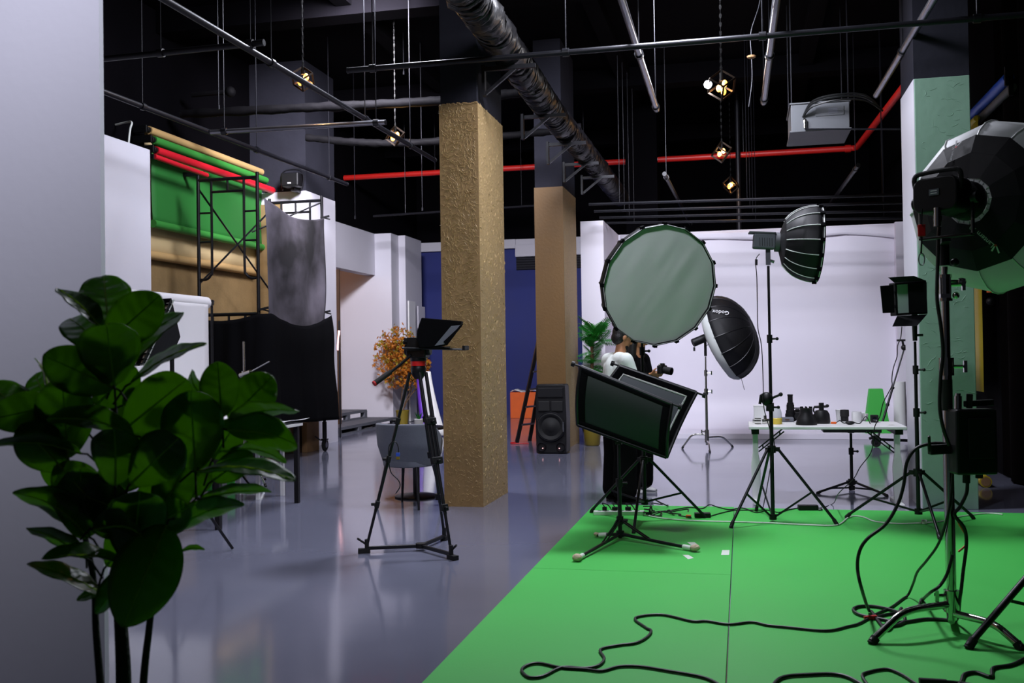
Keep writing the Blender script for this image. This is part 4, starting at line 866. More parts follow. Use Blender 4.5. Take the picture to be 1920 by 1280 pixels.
# video tripod and teleprompter
fL, fR, fB = at_z(688, 1036), at_z(846, 1048), at_z(833, 1013); ctr = (fL + fR + fB) / 3; ctr.z = 0
hd = depth(ctr); bowl = V((ctr.x, ctr.y, z_on(ctr, 686)))
print('tripod', ctr, bowl, hd)
t = thing('video_tripod', 'black twin-tube video tripod with ground spreader and pan handle', 'tripod', ctr)
mb = MB(); mb.lathe([(.03, -.10), (.055, -.06), (.06, -.02), (.052, 0), (0, 0)], 18, bowl); obj('bowl', mb, 'steel_black', t)
for e in (fL, fR, fB):
    d = V((e.x - ctr.x, e.y - ctr.y, 0)).normalized(); s = d.cross(V((0, 0, 1))); tp_ = bowl + d * .065 + V((0, 0, -.05)); ft = V((e.x, e.y, .05))
    mid = tp_.lerp(ft, .52); low = tp_.lerp(ft, .30)
    for k in (-1, 1): mb = MB(); mb.cyl(tp_ + s * k * .028, mid + s * k * .028, .011, n=10); obj('upper_tube', mb, 'steel_black', t)
    mb = MB(); mb.cyl(low, tp_.lerp(ft, .80), .013, n=10); obj('middle_tube', mb, 'steel_black', t)
    mb = MB(); mb.cyl(tp_.lerp(ft, .74), ft, .011, n=10); obj('lower_tube', mb, 'steel_black', t)
    for f, wd in ((.28, .085), (.50, .09), (.76, .055)):
        p = tp_.lerp(ft, f); mb = MB(); mb.box(p, (wd, .035, .05), frame_z(ft - tp_) @ Matrix.Rotation(0, 3, 'Z')); mb.cyl(p, p + d * .045, .012, n=8); obj('leg_clamp', mb, 'plastic_black', t, smooth=40, bev=.004)
    mb = MB(); mb.bar(V((ctr.x, ctr.y, .035)), V((e.x, e.y, .035)), .022, .026); obj('spreader_arm', mb, 'steel_black', t, smooth=0, bev=.003)
    mb = MB(); mb.box(V((e.x, e.y, .017)) + d * .02, (.09, .045, .032), Matrix.Rotation(math.atan2(d.y, d.x), 3, 'Z')); mb.cyl(V((e.x, e.y, .03)), V((e.x, e.y, .10)), .017, n=8); mb.cyl(V((e.x, e.y, .06)), V((e.x, e.y, .11)) + d * .07, .008, n=8); obj('foot_clip', mb, 'rubber', t, smooth=40)
mb = MB(); mb.cyl(V((ctr.x, ctr.y, .02)), V((ctr.x, ctr.y, .055)), .04, n=12); obj('spreader_hub', mb, 'plastic_black', t)
mb = MB(); mb.cyl(bowl, bowl + V((0, 0, .035)), .058, n=20); obj('pan_ring', mb, 'red', t)
mb = MB(); hb = bowl + V((0, 0, .035)); mb.cyl(hb, hb + V((0, 0, .03)), .062, n=18); mb.box(hb + V((0, 0, .075)), (.15, .11, .10)); mb.cyl(hb + V((-.1, 0, .085)), hb + V((.1, 0, .085)), .042, n=16); mb.box(hb + V((0, 0, .14)), (.22, .07, .025)); obj('fluid_head', mb, 'steel_black', t, smooth=40, bev=.006)
h0 = at_d(774, 662, hd); h1 = at_d(742, 690, hd - .15); h2 = at_d(703, 718, hd - .25)
mb = MB(); mb.tube(smooth_path([hb + V((-.06, -.03, .08)), h0, h1, h2.lerp(h1, .3)], 5), .011, 8); obj('pan_bar', mb, 'steel_black', t)
mb = MB(); mb.cyl(h1.lerp(h2, .25), h2, .018, .021, n=10); g = obj('pan_grip', mb, 'rubber', t)
mb = MB(); mb.cyl(h2, h2 + (h2 - h1).normalized() * .01, .021, n=10); obj('grip_cap', mb, 'red', g)
# teleprompter
def D(px, py, off=0): return at_d(px, py, hd + off)
t = thing('teleprompter', 'black teleprompter hood with grey glass mounted on the tripod', 'teleprompter', D(800, 657))
mb = MB(); ra, rb_ = D(755, 652, -.03), D(873, 655, -.03)
for k in (-.04, .04): mb.cyl(ra + BACK * k, rb_ + BACK * k, .0075, n=8)
obj('rail_rods', mb, 'steel_black', t)
mb = MB(); mb.box(D(873, 652, -.03), (.02, .12, .035)); obj('rail_stop', mb, 'plastic_black', t, smooth=0, bev=.003)
wd = BACK * .26
mb = MB(); hp = [D(796, 597, .13), D(869, 603, .13), D(866, 612, .13), D(836, 648, .13), D(793, 652, .13), D(787, 637, .13), D(788, 620, .13)]
mb.prism(hp, wd); obj('hood', mb, 'fabric_black', t, smooth=0, bev=.006)
mb = MB(); mb.prism([D(846, 611, -.134), D(863, 609, -.134), D(834, 645, -.134), D(815, 648, -.134)], BACK * .006); obj('glass', mb, 'glass_grey', t, smooth=0)
mb = MB(); mb.prism([D(864, 610, -.13), D(869, 607, -.13), D(838, 648, -.13), D(832, 640, -.13)], BACK * .02); obj('side_flap', mb, 'fabric_black', t, smooth=0)
mb = MB(); mb.box(D(779, 645, 0), (.10, .10, .10)); mb.cyl(D(772, 632, 0), D(772, 655, 0), .008, n=8); cmr = obj('camera_plate', mb, 'plastic_black', t, smooth=0, bev=.005)
mb = MB(); mb.bar(D(757, 637, -.02), D(785, 638, -.02), .008, .03); obj('cold_shoe_bar', mb, 'steel_black', t, smooth=0)
mb = MB(); mb.box(D(815, 651, 0), (.20, .16, .012)); obj('tray', mb, 'plastic_black', t, smooth=0, bev=.003)
# cable dangling from the tripod with a coloured plug
mb = MB(); mb.tube(smooth_path([D(746, 862, -.1), D(747, 840, -.1), D(741, 828, -.1), D(730, 835, -.1), D(729, 860, -.1), D(733, 885, -.1), D(747, 900, -.1), D(750, 912, -.1), D(742, 925, -.1)], 5), .004, 6)
t = thing('tripod_cable', 'thin black cable with a blue and yellow plug dangling from the tripod leg', 'cable', D(742, 925, -.1)); obj('wire', mb, 'cable_black', t)
mb = MB(); mb.box(D(746, 852, -.11), (.028, .015, .028)); obj('blue_sleeve', mb, 'blue', t, smooth=0, bev=.003)
mb = MB(); mb.box(D(746, 858, -.11), (.026, .014, .025)); obj('yellow_sleeve', mb, 'pot_olive', t, smooth=0, bev=.003)

# ------------------------------------------------------------------ big foreground fig plant
PD = 2.55
pb = at_d(225, 1180, PD); pb = V((pb.x, pb.y, 0))
t = thing('fiddle_leaf_fig', 'tall leafy artificial fig plant with broad dark green leaves beside the near wall', 'plant', pb)
mb = MB(); mb.lathe([(.14, 0), (.16, .01), (.2, .34), (.22, .40), (.205, .405), (.17, .36), (0, .36)], 28, pb); obj('pot', mb, 'plastic_black', t)
mb = MB(); mb.lathe([(0, .35), (.18, .362), (0, .385)], 16, pb); obj('soil', mb, 'soil', t)
for pts, r0, r1 in (([(189, 1290), (180, 1180), (174, 1075), (140, 930), (105, 800)], .011, .006), ([(232, 1290), (228, 1190), (222, 1100), (218, 980), (216, 860), (212, 720), (206, 630)], .022, .006), ([(268, 1290), (277, 1200), (291, 1110), (330, 990), (370, 880), (405, 790)], .011, .006)):
    P = [at_d(x, y, PD + .02 * i) for i, (x, y) in enumerate(pts)]; P = [V((pb.x + (P[0].x - pb.x) * .6, pb.y + (P[0].y - pb.y) * .6, .34))] + P; P = smooth_path(P, 6)
    mb = MB(); mb.tube(P, r0, 10, radii=[r0 + (r1 - r0) * i / (len(P) - 1) for i in range(len(P))]); obj('stem', mb, 'dark_stem', t, smooth=70)
LEAVES = [  # base, tip in the photograph, half width seen there, depth offsets of base and tip, cup
 (203, 612, 195, 520, 48, .10, .22), (203, 640, 297, 556, 44, .0, .05), (184, 610, 111, 544, 15, .05, .10), (198, 668, 132, 600, 34, .05, .16), (214, 727, 86, 668, 42, -.05, -.16),
 (214, 722, 200, 612, 52, -.06, -.20), (226, 700, 340, 590, 21, .02, .12), (246, 718, 382, 646, 11, .0, .05), (232, 806, 346, 714, 46, -.06, -.14), (112, 758, -18, 786, 36, -.02, -.12),
 (128, 858, 116, 712, 50, -.04, -.10), (88, 740, 66, 674, 5, .02, .05), (104, 775, 68, 704, 36, .08, .20), (152, 850, -12, 836, 12, -.04, -.15), (250, 816, 94, 786, 20, -.08, -.18),
 (204, 812, 206, 718, 26, .08, .14), (366, 882, 358, 738, 54, -.05, -.14), (392, 752, 360, 698, 14, .04, .1), (416, 782, 408, 682, 35, -.02, .02), (430, 786, 508, 708, 40, .05, .14),
 (432, 790, 555, 771, 13, .02, -.04), (428, 806, 552, 832, 27, -.04, -.12), (430, 842, 533, 866, 11, .04, .08), (370, 884, 546, 900, 14, -.04, -.10), (246, 906, 332, 824, 45, -.1, -.2),
 (216, 910, 214, 810, 40, -.1, -.22), (312, 985, 234, 1168, 56, -.12, -.24), (272, 1068, 182, 1146, 22, -.06, -.16), (318, 1000, 452, 946, 20, -.02, .02), (378, 934, 504, 922, 10, .0, .05),
 (166, 1006, 30, 926, 24, -.03, -.14), (160, 1046, 54, 992, 13, -.02, -.1), (232, 1056, 84, 1048, 12, -.06, -.16), (200, 1120, 56, 1060, 15, -.04, -.12), (204, 1108, 146, 1124, 10, -.04, -.06),
 (248, 1056, 262, 926, 52, -.08, -.18), (176, 992, 264, 1004, 15, -.10, -.18), (154, 940, 78, 876, 27, .02, .08), (340, 1032, 382, 1030, 5, .02, .04), (160, 1010, 150, 880, 46, -.02, -.08),
 (300, 960, 352, 868, 38, -.02, .0), (262, 1000, 352, 952, 34, -.06, -.1), (120, 880, 40, 800, 40, -.05, -.12), (190, 960, 110, 872, 40, -.05, -.05), (250, 880, 300, 792, 34, .05, .1),
 (216, 1010, 180, 900, 42, -.05, -.02), (232, 1080, 330, 1010, 40, -.05, -.08), (400, 860, 444, 790, 30, .02, .0), (330, 930, 396, 868, 32, .06, .1),
 (60, 800, -20, 720, 36, .1, .15), (150, 800, 60, 760, 40, .02, -.02), (180, 900, 290, 880, 36, .04, .0), (240, 960, 160, 930, 38, -.02, -.08), (280, 1010, 300, 900, 40, .02, .0), (200, 1060, 270, 970, 40, -.04, -.1), (340, 900, 300, 830, 36, .05, .08), (230, 760, 290, 740, 30, .06, .1), (180, 760, 250, 690, 40, .04, .02), (400, 900, 470, 850, 26, .03, .05)]
rr = random.Random(9)
def fig_leaf(i, bx, by, tx, ty, hw, d0, d1):
    hw *= 1.14; B = at_d(bx, by, PD + d0); T = at_d(tx, ty, PD + d1); T = B + (T - B) * 1.04; ax = T - B; L = ax.length; a = ax.normalized()
    vd = ((B + T) / 2 - CAM).normalized(); side = a.cross(vd).normalized(); real = max(hw, min(46, .33 * L * F / PD)) * PD / F; c = min(1, hw * PD / F / real)
    sg = 1 if rr.random() < .5 else -1; wv = side * c + vd * (sg * math.sqrt(max(0, 1 - c * c))); wv = (wv - a * wv.dot(a)).normalized(); nr = a.cross(wv).normalized()
    if nr.z < 0: nr = -nr
    cup = rr.uniform(.04, .12); droop = rr.uniform(.05, .13) * L; wav = rr.uniform(0, 6.28)
    def pt(u, v):
        t_ = min(1.0, u); w = real * (max(0.0, math.sin(PI * min(1, t_ ** .82 * .985 + .012))) ** .62) * (.72 + .40 * t_); s = (v - .5) * 2
        p = B + ax * t_ + nr * (droop * math.sin(PI * t_) * 1.0) + wv * (w * s) + nr * (abs(s) ** 1.5 * w * cup * 2.2) + nr * (.035 * real * math.sin(t_ * 17 + wav + s) * abs(s))
        p += nr * (.02 * real * math.cos(t_ * 40 - abs(s) * 5) * (1 - abs(s) * .6)); return p
    mb = MB(); mb.grid(pt, 26, 10); lf = obj('leaf', mb, 'leaf_fig', t, smooth=80, solid=.0008)
    mb = MB(); P = [pt(k / 12, .5) - nr * 0 for k in range(13)]; off = nr * (.0012 if nr.dot(vd) < 0 else -.0012); P = [p + off for p in P]
    mb.tube(P, .002, 5, radii=[.0034 * (1 - .75 * k / 12) for k in range(13)]); obj('midrib', mb, 'midrib', lf)
    st = [B + (B - T).normalized() * .05 + V((0, 0, -.03)), B + (B - T).normalized() * .015, B]
    mb = MB(); mb.tube(st, .003, 5); obj('petiole', mb, 'dark_stem', lf)
for i, l in enumerate(LEAVES): fig_leaf(i, *l)
# ================================================================== right: lights, stands, table
def light_stand(label, feet, z0, hub_py, low_py, top, joints=(), cpx=None, r=.0165, name='light_stand', foot_r=.012, cdepth=None):
    Fp = [at_z(x, y, z0) for x, y in feet]; C = sum(Fp, V()) / 3; C = at_d(cpx, 900, cdepth or depth(C)) if cpx else C; C.z = z0
    t = thing(name, label, 'stand', C, 'black tripod light stands'); zh, zl = z_on(C, hub_py), max(z0 + .03, z_on(C, low_py)); zt = top if top < 10 else z_on(C, top)
    zs = [zl - .02] + [z_on(C, j) for j in joints] + [zt]; rr_ = r
    for i in range(len(zs) - 1):
        mb = MB(); mb.cyl((C.x, C.y, zs[i]), (C.x, C.y, zs[i + 1]), rr_, n=12); obj('pole', mb, 'steel_black', t)
        if i < len(zs) - 2:
            z = zs[i + 1]; mb = MB(); mb.cyl((C.x, C.y, z - .05), (C.x, C.y, z + .02), rr_ + .009, n=12); mb.cyl((C.x, C.y, z - .015), (C.x + .055, C.y - .02, z - .015), .008, n=8); mb.ball((C.x + .06, C.y - .022, z - .015), .014, 8, 6); obj('collar', mb, 'plastic_black', t)
        rr_ -= .0028
    mb = MB(); mb.cyl((C.x, C.y, zh - .03), (C.x, C.y, zh + .03), r + .018, n=14)
    for e in Fp:
        d = V((e.x - C.x, e.y - C.y, 0)).normalized(); mb.box(V((C.x, C.y, zh)) + d * .04, (.05, .03, .035), Matrix.Rotation(math.atan2(d.y, d.x), 3, 'Z'))
    obj('leg_hub', mb, 'plastic_black', t, smooth=40)
    mb = MB(); mb.cyl((C.x, C.y, zl - .025), (C.x, C.y, zl + .02), r + .014, n=14); obj('brace_hub', mb, 'plastic_black', t)
    for e in Fp:
        d = V((e.x - C.x, e.y - C.y, 0)).normalized(); a = V((C.x, C.y, zh)) + d * .055; b = V((e.x, e.y, z0 + .014))
        mb = MB(); mb.cyl(a, b, foot_r, n=10); lg = obj('leg', mb, 'steel_black', t)
        mb = MB(); mb.cyl(b + (a - b).normalized() * .045, V((b.x, b.y, z0 + .002)), foot_r * 1.3, n=10); obj('rubber_foot', mb, 'rubber', lg)
        mid = a.lerp(b, .58); mb = MB(); mb.bar(V((C.x, C.y, zl)) + d * .02, mid, .010, .016); obj('brace', mb, 'steel_black', t, smooth=0)
    return t, C, zt
def dome(t, C, n, R, D, N, rb, mats=('nylon_black', 'diffuser_white'), pw=2.0, up=V((0, 0, 1)), inset=.02, bulge=0.0, rods=True, piping=True):
    n = n.normalized(); M = frame_z(n); K = 8
    prof = [(rb + (R - rb) * max(0, 1 - (k / K) ** pw) ** (1 / pw) if k < K else rb, -D * k / K) for k in range(K + 1)]
    mb = MB(); mb.lathe(prof, N, C, M, close=False); mb.lathe([(R, 0), (R, .025)], N, C, M, close=False); obj('shell', mb, mats[0], t, smooth=20, solid=.004)
    mb = MB()
    def sheet(u, v):                         # cloth stretched in the polygon, with soft folds running inwards from the rim
        g = 2 * PI * u; seg = 2 * PI / N; edge = math.cos(seg / 2) / math.cos((g % seg) - seg / 2); q = max(.002, v) * R * .985 * edge
        qx, qy = v * math.cos(g), v * math.sin(g); fz = noise.noise(V((qx * 2.6 - qy * 1.6, qy * .9 + qx * .5, .3))) * .9 + noise.noise(V((qx * 6 - qy * 4, qy * 1.2, 1.7))) * .4
        return C + M @ V((q * math.cos(g), q * math.sin(g), -inset + bulge * (1 - v * v) + fz * .022 * R * math.sin(PI * v) ** .7))
    mb.grid(sheet, N * 8, 16); obj('diffuser', mb, mats[1], t, smooth=180)
    if piping:
        pts = [C + M @ V((R * math.cos(2 * PI * j / N), R * math.sin(2 * PI * j / N), .014)) for j in range(N)]; mb = MB(); mb.tube(pts, .0045, 6, closed=True); obj('piping', mb, 'piping_white', t)
    if rods:
        for j in range(N):
            a = 2 * PI * j / N; u = V((math.cos(a), math.sin(a), 0)); mb = MB(); mb.tube([C + M @ (u * (q + .006) + V((0, 0, z))) for q, z in prof[:-1]], .0035, 5); obj('rib', mb, 'piping_white' if rods == 2 else 'steel_black', t)
            mb = MB(); mb.box(C + M @ (u * (R + .008)), (.022, .03, .035), M @ Matrix.Rotation(a, 3, 'Z')); obj('rib_pocket', mb, 'fabric_black', t, smooth=0)
    return M

# --- big round softbox on its stand
stA, cA_, zA = light_stand('black light stand carrying the big round softbox', [(1108, 961), (1322, 971), (1188, 1000)], GP, 862, 940, 512, (760, 655), cpx=1208)
n = (BACK * .90 + RIGHT * .27 - V((0, 0, 1)) * .20).normalized(); dA = depth(cA_); fc = at_d(1237, 535, dA - .40)
t = thing('round_softbox', 'large round sixteen-sided softbox with pale diffuser catching green light', 'softbox', (cA_.x, cA_.y, zA + .004))
dome(t, fc, n, .497, .34, 16, .09, inset=.01, bulge=.02, pw=2.2)
bk = fc - n * .34; mb = MB(); mb.cyl(bk + n * .01, bk - n * .28, .075, n=18); obj('lamp_head', mb, 'plastic_black', t)
mb = MB(); mb.bar(V((cA_.x, cA_.y, zA + .006)), bk - n * .12, .035, .03); obj('tilt_bracket', mb, 'steel_black', t, smooth=0)

# --- side-on softbox
stB, cB, zB = light_stand('black light stand carrying the small side-on softbox', [(1370, 990), (1570, 985), (1418, 958)], GP, 842, 968, 498, (760, 632), cpx=1448)
n = (RIGHT * .985 + BACK * .15 - V((0, 0, 1)) * .06).normalized(); fc = at_d(1531, 457, depth(cB) - .04)
t = thing('side_softbox', 'small black octa softbox seen from the side on a compact grey lamp', 'softbox', (cB.x, cB.y, zB + .004))
dome(t, fc, n, .318, .305, 16, .075, inset=.004, bulge=.008, pw=2.0, rods=2)
bk = fc - n * .305; hx = frame_z(n)
mb = MB(); mb.cyl(bk + n * .02, bk - n * .035, .082, n=20); obj('mount_ring', mb, 'galvanised', t)
lh = bk - n * .125; xs_ = V((0, 0, 1)).cross(n).normalized(); hx = Matrix((xs_, n.cross(xs_), n)).transposed(); mb = MB(); mb.box(lh, (.125, .125, .18), hx); lm = obj('lamp_housing', mb, 'pallet_grey', t, smooth=0, bev=.012)
mb = MB(); mb.box(lh + V((0, 0, .07)) - n * .015, (.132, .014, .22), hx); obj('top_plate', mb, 'galvanised', lm, smooth=0, bev=.003)
for k in range(6): mb = MB(); mb.box(lh + BACK * .064 + n * (-.05 + .02 * k) + V((0, 0, -.01)), (.004, .004, .07)); obj('cooling_slot', mb, 'plastic_black', lm, smooth=0)
mb = MB(); mb.bar(V((cB.x, cB.y, zB + .006)), V((cB.x, cB.y, lh.z - .06)), .04, .035); mb.cyl((cB.x, cB.y, zB + .05), (cB.x + .05, cB.y, zB + .03), .012, n=8); obj('swivel_mount', mb, 'tube_steel', t, smooth=40)
dB = depth(cB); cab = [(1424, 476), (1417, 488), (1419, 520), (1420, 570), (1421, 615), (1428, 650), (1431, 720), (1432, 762), (1442, 800), (1452, 832), (1444, 880), (1436, 925), (1430, 955)]
mb = MB(); mb.tube(smooth_path([at_d(x, y, dB - .06) for x, y in cab], 4), .004, 6); pc = solo('power_cable', mb, 'cable_black', 'thin black power cable hanging from the side-on softbox lamp', 'cable', at_d(1430, 955, dB - .06))
mb = MB(); mb.cyl(at_d(1418, 486, dB - .06), at_d(1418, 497, dB - .06), .011, n=8); obj('ferrite', mb, 'plastic_black', pc)
# clamp on that stand
c = at_d(1443, 748, dB - .03); t = thing('super_clamp', 'black clamp with a ball head on the side-on softbox stand', 'clamp', c)
mb = MB(); mb.ball(c + V((-.02, 0, 0)), (.05, .045, .06), 12, 8); mb.box(c + V((0, 0, -.07)), (.06, .06, .06)); mb.tube([c + V((-.03, 0, .05)), c + V((-.07, 0, .03)), c + V((-.08, 0, -.04))], .012, 8); mb.cyl(c, c + V((.09, -.02, .04)), .010, n=8); obj('body', mb, 'plastic_black', t, smooth=50)
mb = MB(); mb.ball(c + V((.09, -.02, .04)), .018, 8, 6); obj('lever', mb, 'rubber', t)

# --- LED panel with barn doors
stC, cC, zC_ = light_stand('black light stand carrying the square panel lamp', [(1586, 971), (1826, 973), (1762, 1011)], GP, 886, 958, 640, (770, 690), cpx=1721)
dC = depth(cC) - .05
def Q(px, py, o=0): return at_d(px, py, dC + o)
t = thing('panel_lamp', 'square black panel lamp with four barn doors', 'lamp', (cC.x, cC.y, zC_ + .004))
fw = [Q(1677, 530, -.04), Q(1737, 525, .0), Q(1740, 588, .0), Q(1680, 592, -.04)]
nb = (fw[1] - fw[0]).cross(fw[3] - fw[0]).normalized(); nb = nb if nb.dot(BACK) > 0 else -nb
mb = MB(); mb.prism(fw, -nb * .09); obj('housing', mb, 'plastic_black', t, smooth=0, bev=.006)
cq = sum(fw, V()) / 4; mb = MB(); mb.prism([cq + (p - cq) * .86 + nb * .001 for p in fw], nb * .004); obj('light_panel', mb, 'panel_face', t, smooth=0)
for pts in ([Q(1650, 536, -.15), Q(1675, 534, -.045), Q(1677, 586, -.045), Q(1655, 587, -.15)], [Q(1665, 520, -.2), Q(1713, 517, -.17), Q(1736, 526, .0), Q(1677, 530, -.045)],
            [Q(1682, 592, -.04), Q(1738, 589, .0), Q(1719, 611, -.17), Q(1673, 612, -.2)], [Q(1702, 532, -.055), Q(1737, 529, -.02), Q(1738, 585, -.02), Q(1704, 586, -.06)]):
    mb = MB(); mb.prism(pts, nb * .004); obj('barn_door', mb, 'nylon_black', t, smooth=0)
for x, y in ((1677, 548), (1678, 575)): mb = MB(); mb.cyl(Q(x, y - 3, -.05), Q(x, y + 3, -.05), .007, n=8); obj('hinge', mb, 'steel_black', t)
mb = MB(); mb.cyl((cC.x, cC.y, zC_ + .004), (cC.x, cC.y, fw[3].z + .02), .018, .024, n=10); mb.cyl((cC.x, cC.y, zC_ + .05), (cC.x + .06, cC.y - .02, zC_ + .05), .010, n=8); obj('stand_adapter', mb, 'plastic_black', t)
cab = [(1691, 612), (1689, 632), (1683, 648), (1682, 668), (1675, 690), (1672, 712), (1672, 724), (1656, 755), (1650, 780), (1640, 800), (1638, 825), (1632, 850), (1613, 875), (1600, 898), (1572, 925), (1560, 940), (1540, 950)]
mb = MB(); mb.tube(smooth_path([at_d(x, y, dC - .02 + .02 * (i > 10)) for i, (x, y) in enumerate(cab[:-2])] + [at_z(1562, 944, .012), at_z(1536, 952, GP + .012)], 4), .0038, 6)
solo('power_cable', mb, 'cable_black', 'thin black cable hanging from the square panel lamp to a floor adapter', 'cable', at_z(1536, 952, GP))

# --- dark slab light on low stand under the table
stD, cD, zD = light_stand('low black stand behind the white table legs', [(1532, 926), (1664, 931), (1592, 902)], 0, 903, 918, 812, (843,), cpx=1597)
t = thing('slab_lamp', 'thin flat black lamp lying level on the low stand', 'lamp', (cD.x, cD.y, zD + .004))
a_, b_ = at_d(1543, 806, depth(cD)), at_d(1646, 806, depth(cD)); mb = MB(); mb.box(V((cD.x, cD.y, zD + .035)), ((b_ - a_).length, .3, .035)); obj('housing', mb, 'plastic_black', t, smooth=0, bev=.006)
mb = MB(); mb.box(V((cD.x, cD.y, zD + .012)), (.06, .06, .016)); obj('mount', mb, 'steel_black', t, smooth=0)

# --- far umbrella softbox on chrome stand
fb = at_d(1326, 845, 15.0); fb = V((fb.x, fb.y, 0)); du = depth(fb)
t = cstand('chrome_stand', 'chrome stand with bent legs holding the white rimmed umbrella', fb, 0, z_on(fb, 668), [at_z(1279, 841), at_z(1374, 838), at_z(1331, 848)], 'chrome', sect=((0, .02), (.62, .015), (.82, .012)), leg_r=.014)
ax = (RIGHT * .84 + UP * .38 + BACK * .38).normalized(); rc = at_d(1357, 634, du + .05)
t = thing('umbrella_softbox', 'deep black umbrella with a white front diffuser on the chrome stand', 'umbrella', (fb.x, fb.y, z_on(fb, 668) + .004))
M = frame_z(ax); K = 10; prof = [(.655 * math.cos(PI / 2 * k / K) ** .85 if k < K else .004, .47 * math.sin(PI / 2 * k / K)) for k in range(K + 1)]
mb = MB(); mb.lathe(prof, 16, rc, M, close=False); obj('canopy', mb, 'nylon_black', t, smooth=20, solid=.004)
mb = MB(); mb.lathe([(.658, .01), (.665, -.02), (.63, -.10), (.4, -.17), (.12, -.20)], 16, rc, M, close=False); obj('front_diffuser', mb, 'diffuser_white', t, smooth=60)
for j in range(16):
    a = 2 * PI * j / 16; u = V((math.cos(a), math.sin(a), 0)); mb = MB(); mb.tube([rc + M @ (u * (q + .005) + V((0, 0, z))) for q, z in prof[:-1]], .005, 5); obj('rib', mb, 'steel_black', t)
mb = MB(); mb.cyl(rc - ax * .30, rc + ax * .46, .006, n=6); obj('shaft', mb, 'chrome', t)
l0_, l1_ = at_d(1299, 643, du - .05), at_d(1332, 629, du - .02); mb = MB(); mb.cyl(l0_, l1_, .062, n=16); lh = obj('flash_head', mb, 'plastic_black', t)
mb = MB(); mb.cyl(l1_, l1_ + (l1_ - l0_).normalized() * .05, .07, .11, n=16); obj('bell', mb, 'plastic_black', lh)
mb = MB(); mb.cyl(V((fb.x, fb.y, z_on(fb, 668) + .004)), V((fb.x, fb.y, l1_.z - .02)), .02, n=10); mb.cyl(V((fb.x, fb.y, l1_.z - .06)), V((fb.x, fb.y, l1_.z)), .035, n=10); mb.box(l0_ + V((.02, 0, -.09)), (.03, .03, .06)); obj('tilt_bracket', mb, 'plastic_black', t, smooth=40)
mb = MB(); e = at_d(1389, 706, du); mb.tube([e, e + V((.02, 0, -.08)), e + V((.05, 0, -.2))], .004, 5); obj('drawstring', mb, 'cable_black', t)
def dome_hit(px, py):                        # point of the canopy seen at a pixel
    best = None
    for k in range(4, K * 10):
        f = k / (K * 10); r_, z_ = .655 * math.cos(PI / 2 * f) ** .85 + .008, .47 * math.sin(PI / 2 * f)
        for j in range(0, 360, 3):
            p = rc + M @ V((r_ * math.cos(math.radians(j)), r_ * math.sin(math.radians(j)), z_)); q = proj(p); e = (q[0] - px) ** 2 + (q[1] - py) ** 2
            if e < 40 and (best is None or depth(p) < best[0]): best = (depth(p), p)
    return best[1] if best else None
p0, p1_ = dome_hit(1363, 582), dome_hit(1338, 582)
if p0 and p1_:
    nr = ((p0 + p1_) / 2 - rc).normalized(); xd = (p1_ - p0).normalized()     # the word hangs upside down on the canopy
    text('Godox', .085, (p0 + p1_) / 2 + nr * .015, xd, nr + BACK * .6, 'letter_white', t)

# ------------------------------------------------------------------ reflector trough on taped low stand
rb0 = at_z(1163, 1013, GP); dR = depth(rb0); rb0.z = GP
t = thing('reflector_stand', 'low black stand with white taped feet under the dark reflector', 'stand', rb0)
r0, r1 = at_d(1083, 796, dR + .05), at_d(1250, 857, dR - .12); rm = r0.lerp(r1, .47)
mb = MB(); mb.cyl(rb0 + V((0, 0, .02)), (rb0.x, rb0.y, z_on(rb0, 905)), .016, n=12); obj('pole', mb, 'steel_black', t)
ztop = z_on(rb0, 834); mb = MB(); mb.cyl((rb0.x, rb0.y, z_on(rb0, 905)), (rb0.x, rb0.y, ztop), .012, n=12); obj('upper_pole', mb, 'steel_black', t)
for y in (975, 905): mb = MB(); z = z_on(rb0, y); mb.cyl((rb0.x, rb0.y, z - .03), (rb0.x, rb0.y, z + .03), .027, n=12); mb.cyl((rb0.x, rb0.y, z), (rb0.x + .06, rb0.y, z), .01, n=8); obj('collar', mb, 'plastic_black', t)
for (x, y), ball in (((1082, 1047), 1), ((1303, 1029), 2), ((1118, 1003), 0)):
    e = at_z(x, y, GP + .02); d = V((e.x - rb0.x, e.y - rb0.y, 0)).normalized(); hub = V((rb0.x, rb0.y, GP + .05)); 
    mb = MB(); mb.cyl(hub, e, .0125, n=10); lg = obj('leg', mb, 'steel_black', t)
    mid = hub.lerp(e, .42); c0 = V((rb0.x, rb0.y, z_on(rb0, 975))) + d * .02
    for k in (-.012, .012): mb = MB(); s = d.cross(V((0, 0, 1))) * k; mb.bar(c0 + s, mid + s, .006, .012); obj('brace', mb, 'steel_black', t, smooth=0)
    mb = MB(); a2 = e - (e - hub).normalized() * .1; mb.cyl(a2, a2 + (e - hub).normalized() * .07, .0185, n=10); obj('tape_wrap', mb, 'tape_white', lg)
    mb = MB(); mb.ball(e + V((0, 0, .008)), (.036, .032, .026) if ball else (.022, .02, .018), 12, 8)
    for v in mb.v: v += V((noise.noise(v * 60), noise.noise(v * 60 + V((3, 0, 0))), noise.noise(v * 60 + V((0, 9, 0))))) * .006
    obj('taped_foot', mb, 'tape_ball', lg, smooth=60)
mb = MB(); mb.cyl((rb0.x, rb0.y, GP + .03), (rb0.x, rb0.y, GP + .075), .03, n=12); obj('leg_hub', mb, 'plastic_black', t)
t = thing('reflector_trough', 'dark curved reflector of two hinged panels tilted on the taped stand', 'reflector', (rb0.x, rb0.y, ztop + .004))
ta0, ta1 = at_d(1089, 687, dR - .02), at_d(1260, 757, dR - .22); tb0, tb1 = at_d(1162, 686, dR + .42), at_d(1306, 736, dR + .26)
def panA(u, v): return r0.lerp(r1, u).lerp(ta0.lerp(ta1, u), v) + (BACK * .055 - RIGHT * .02) * math.sin(PI * v)
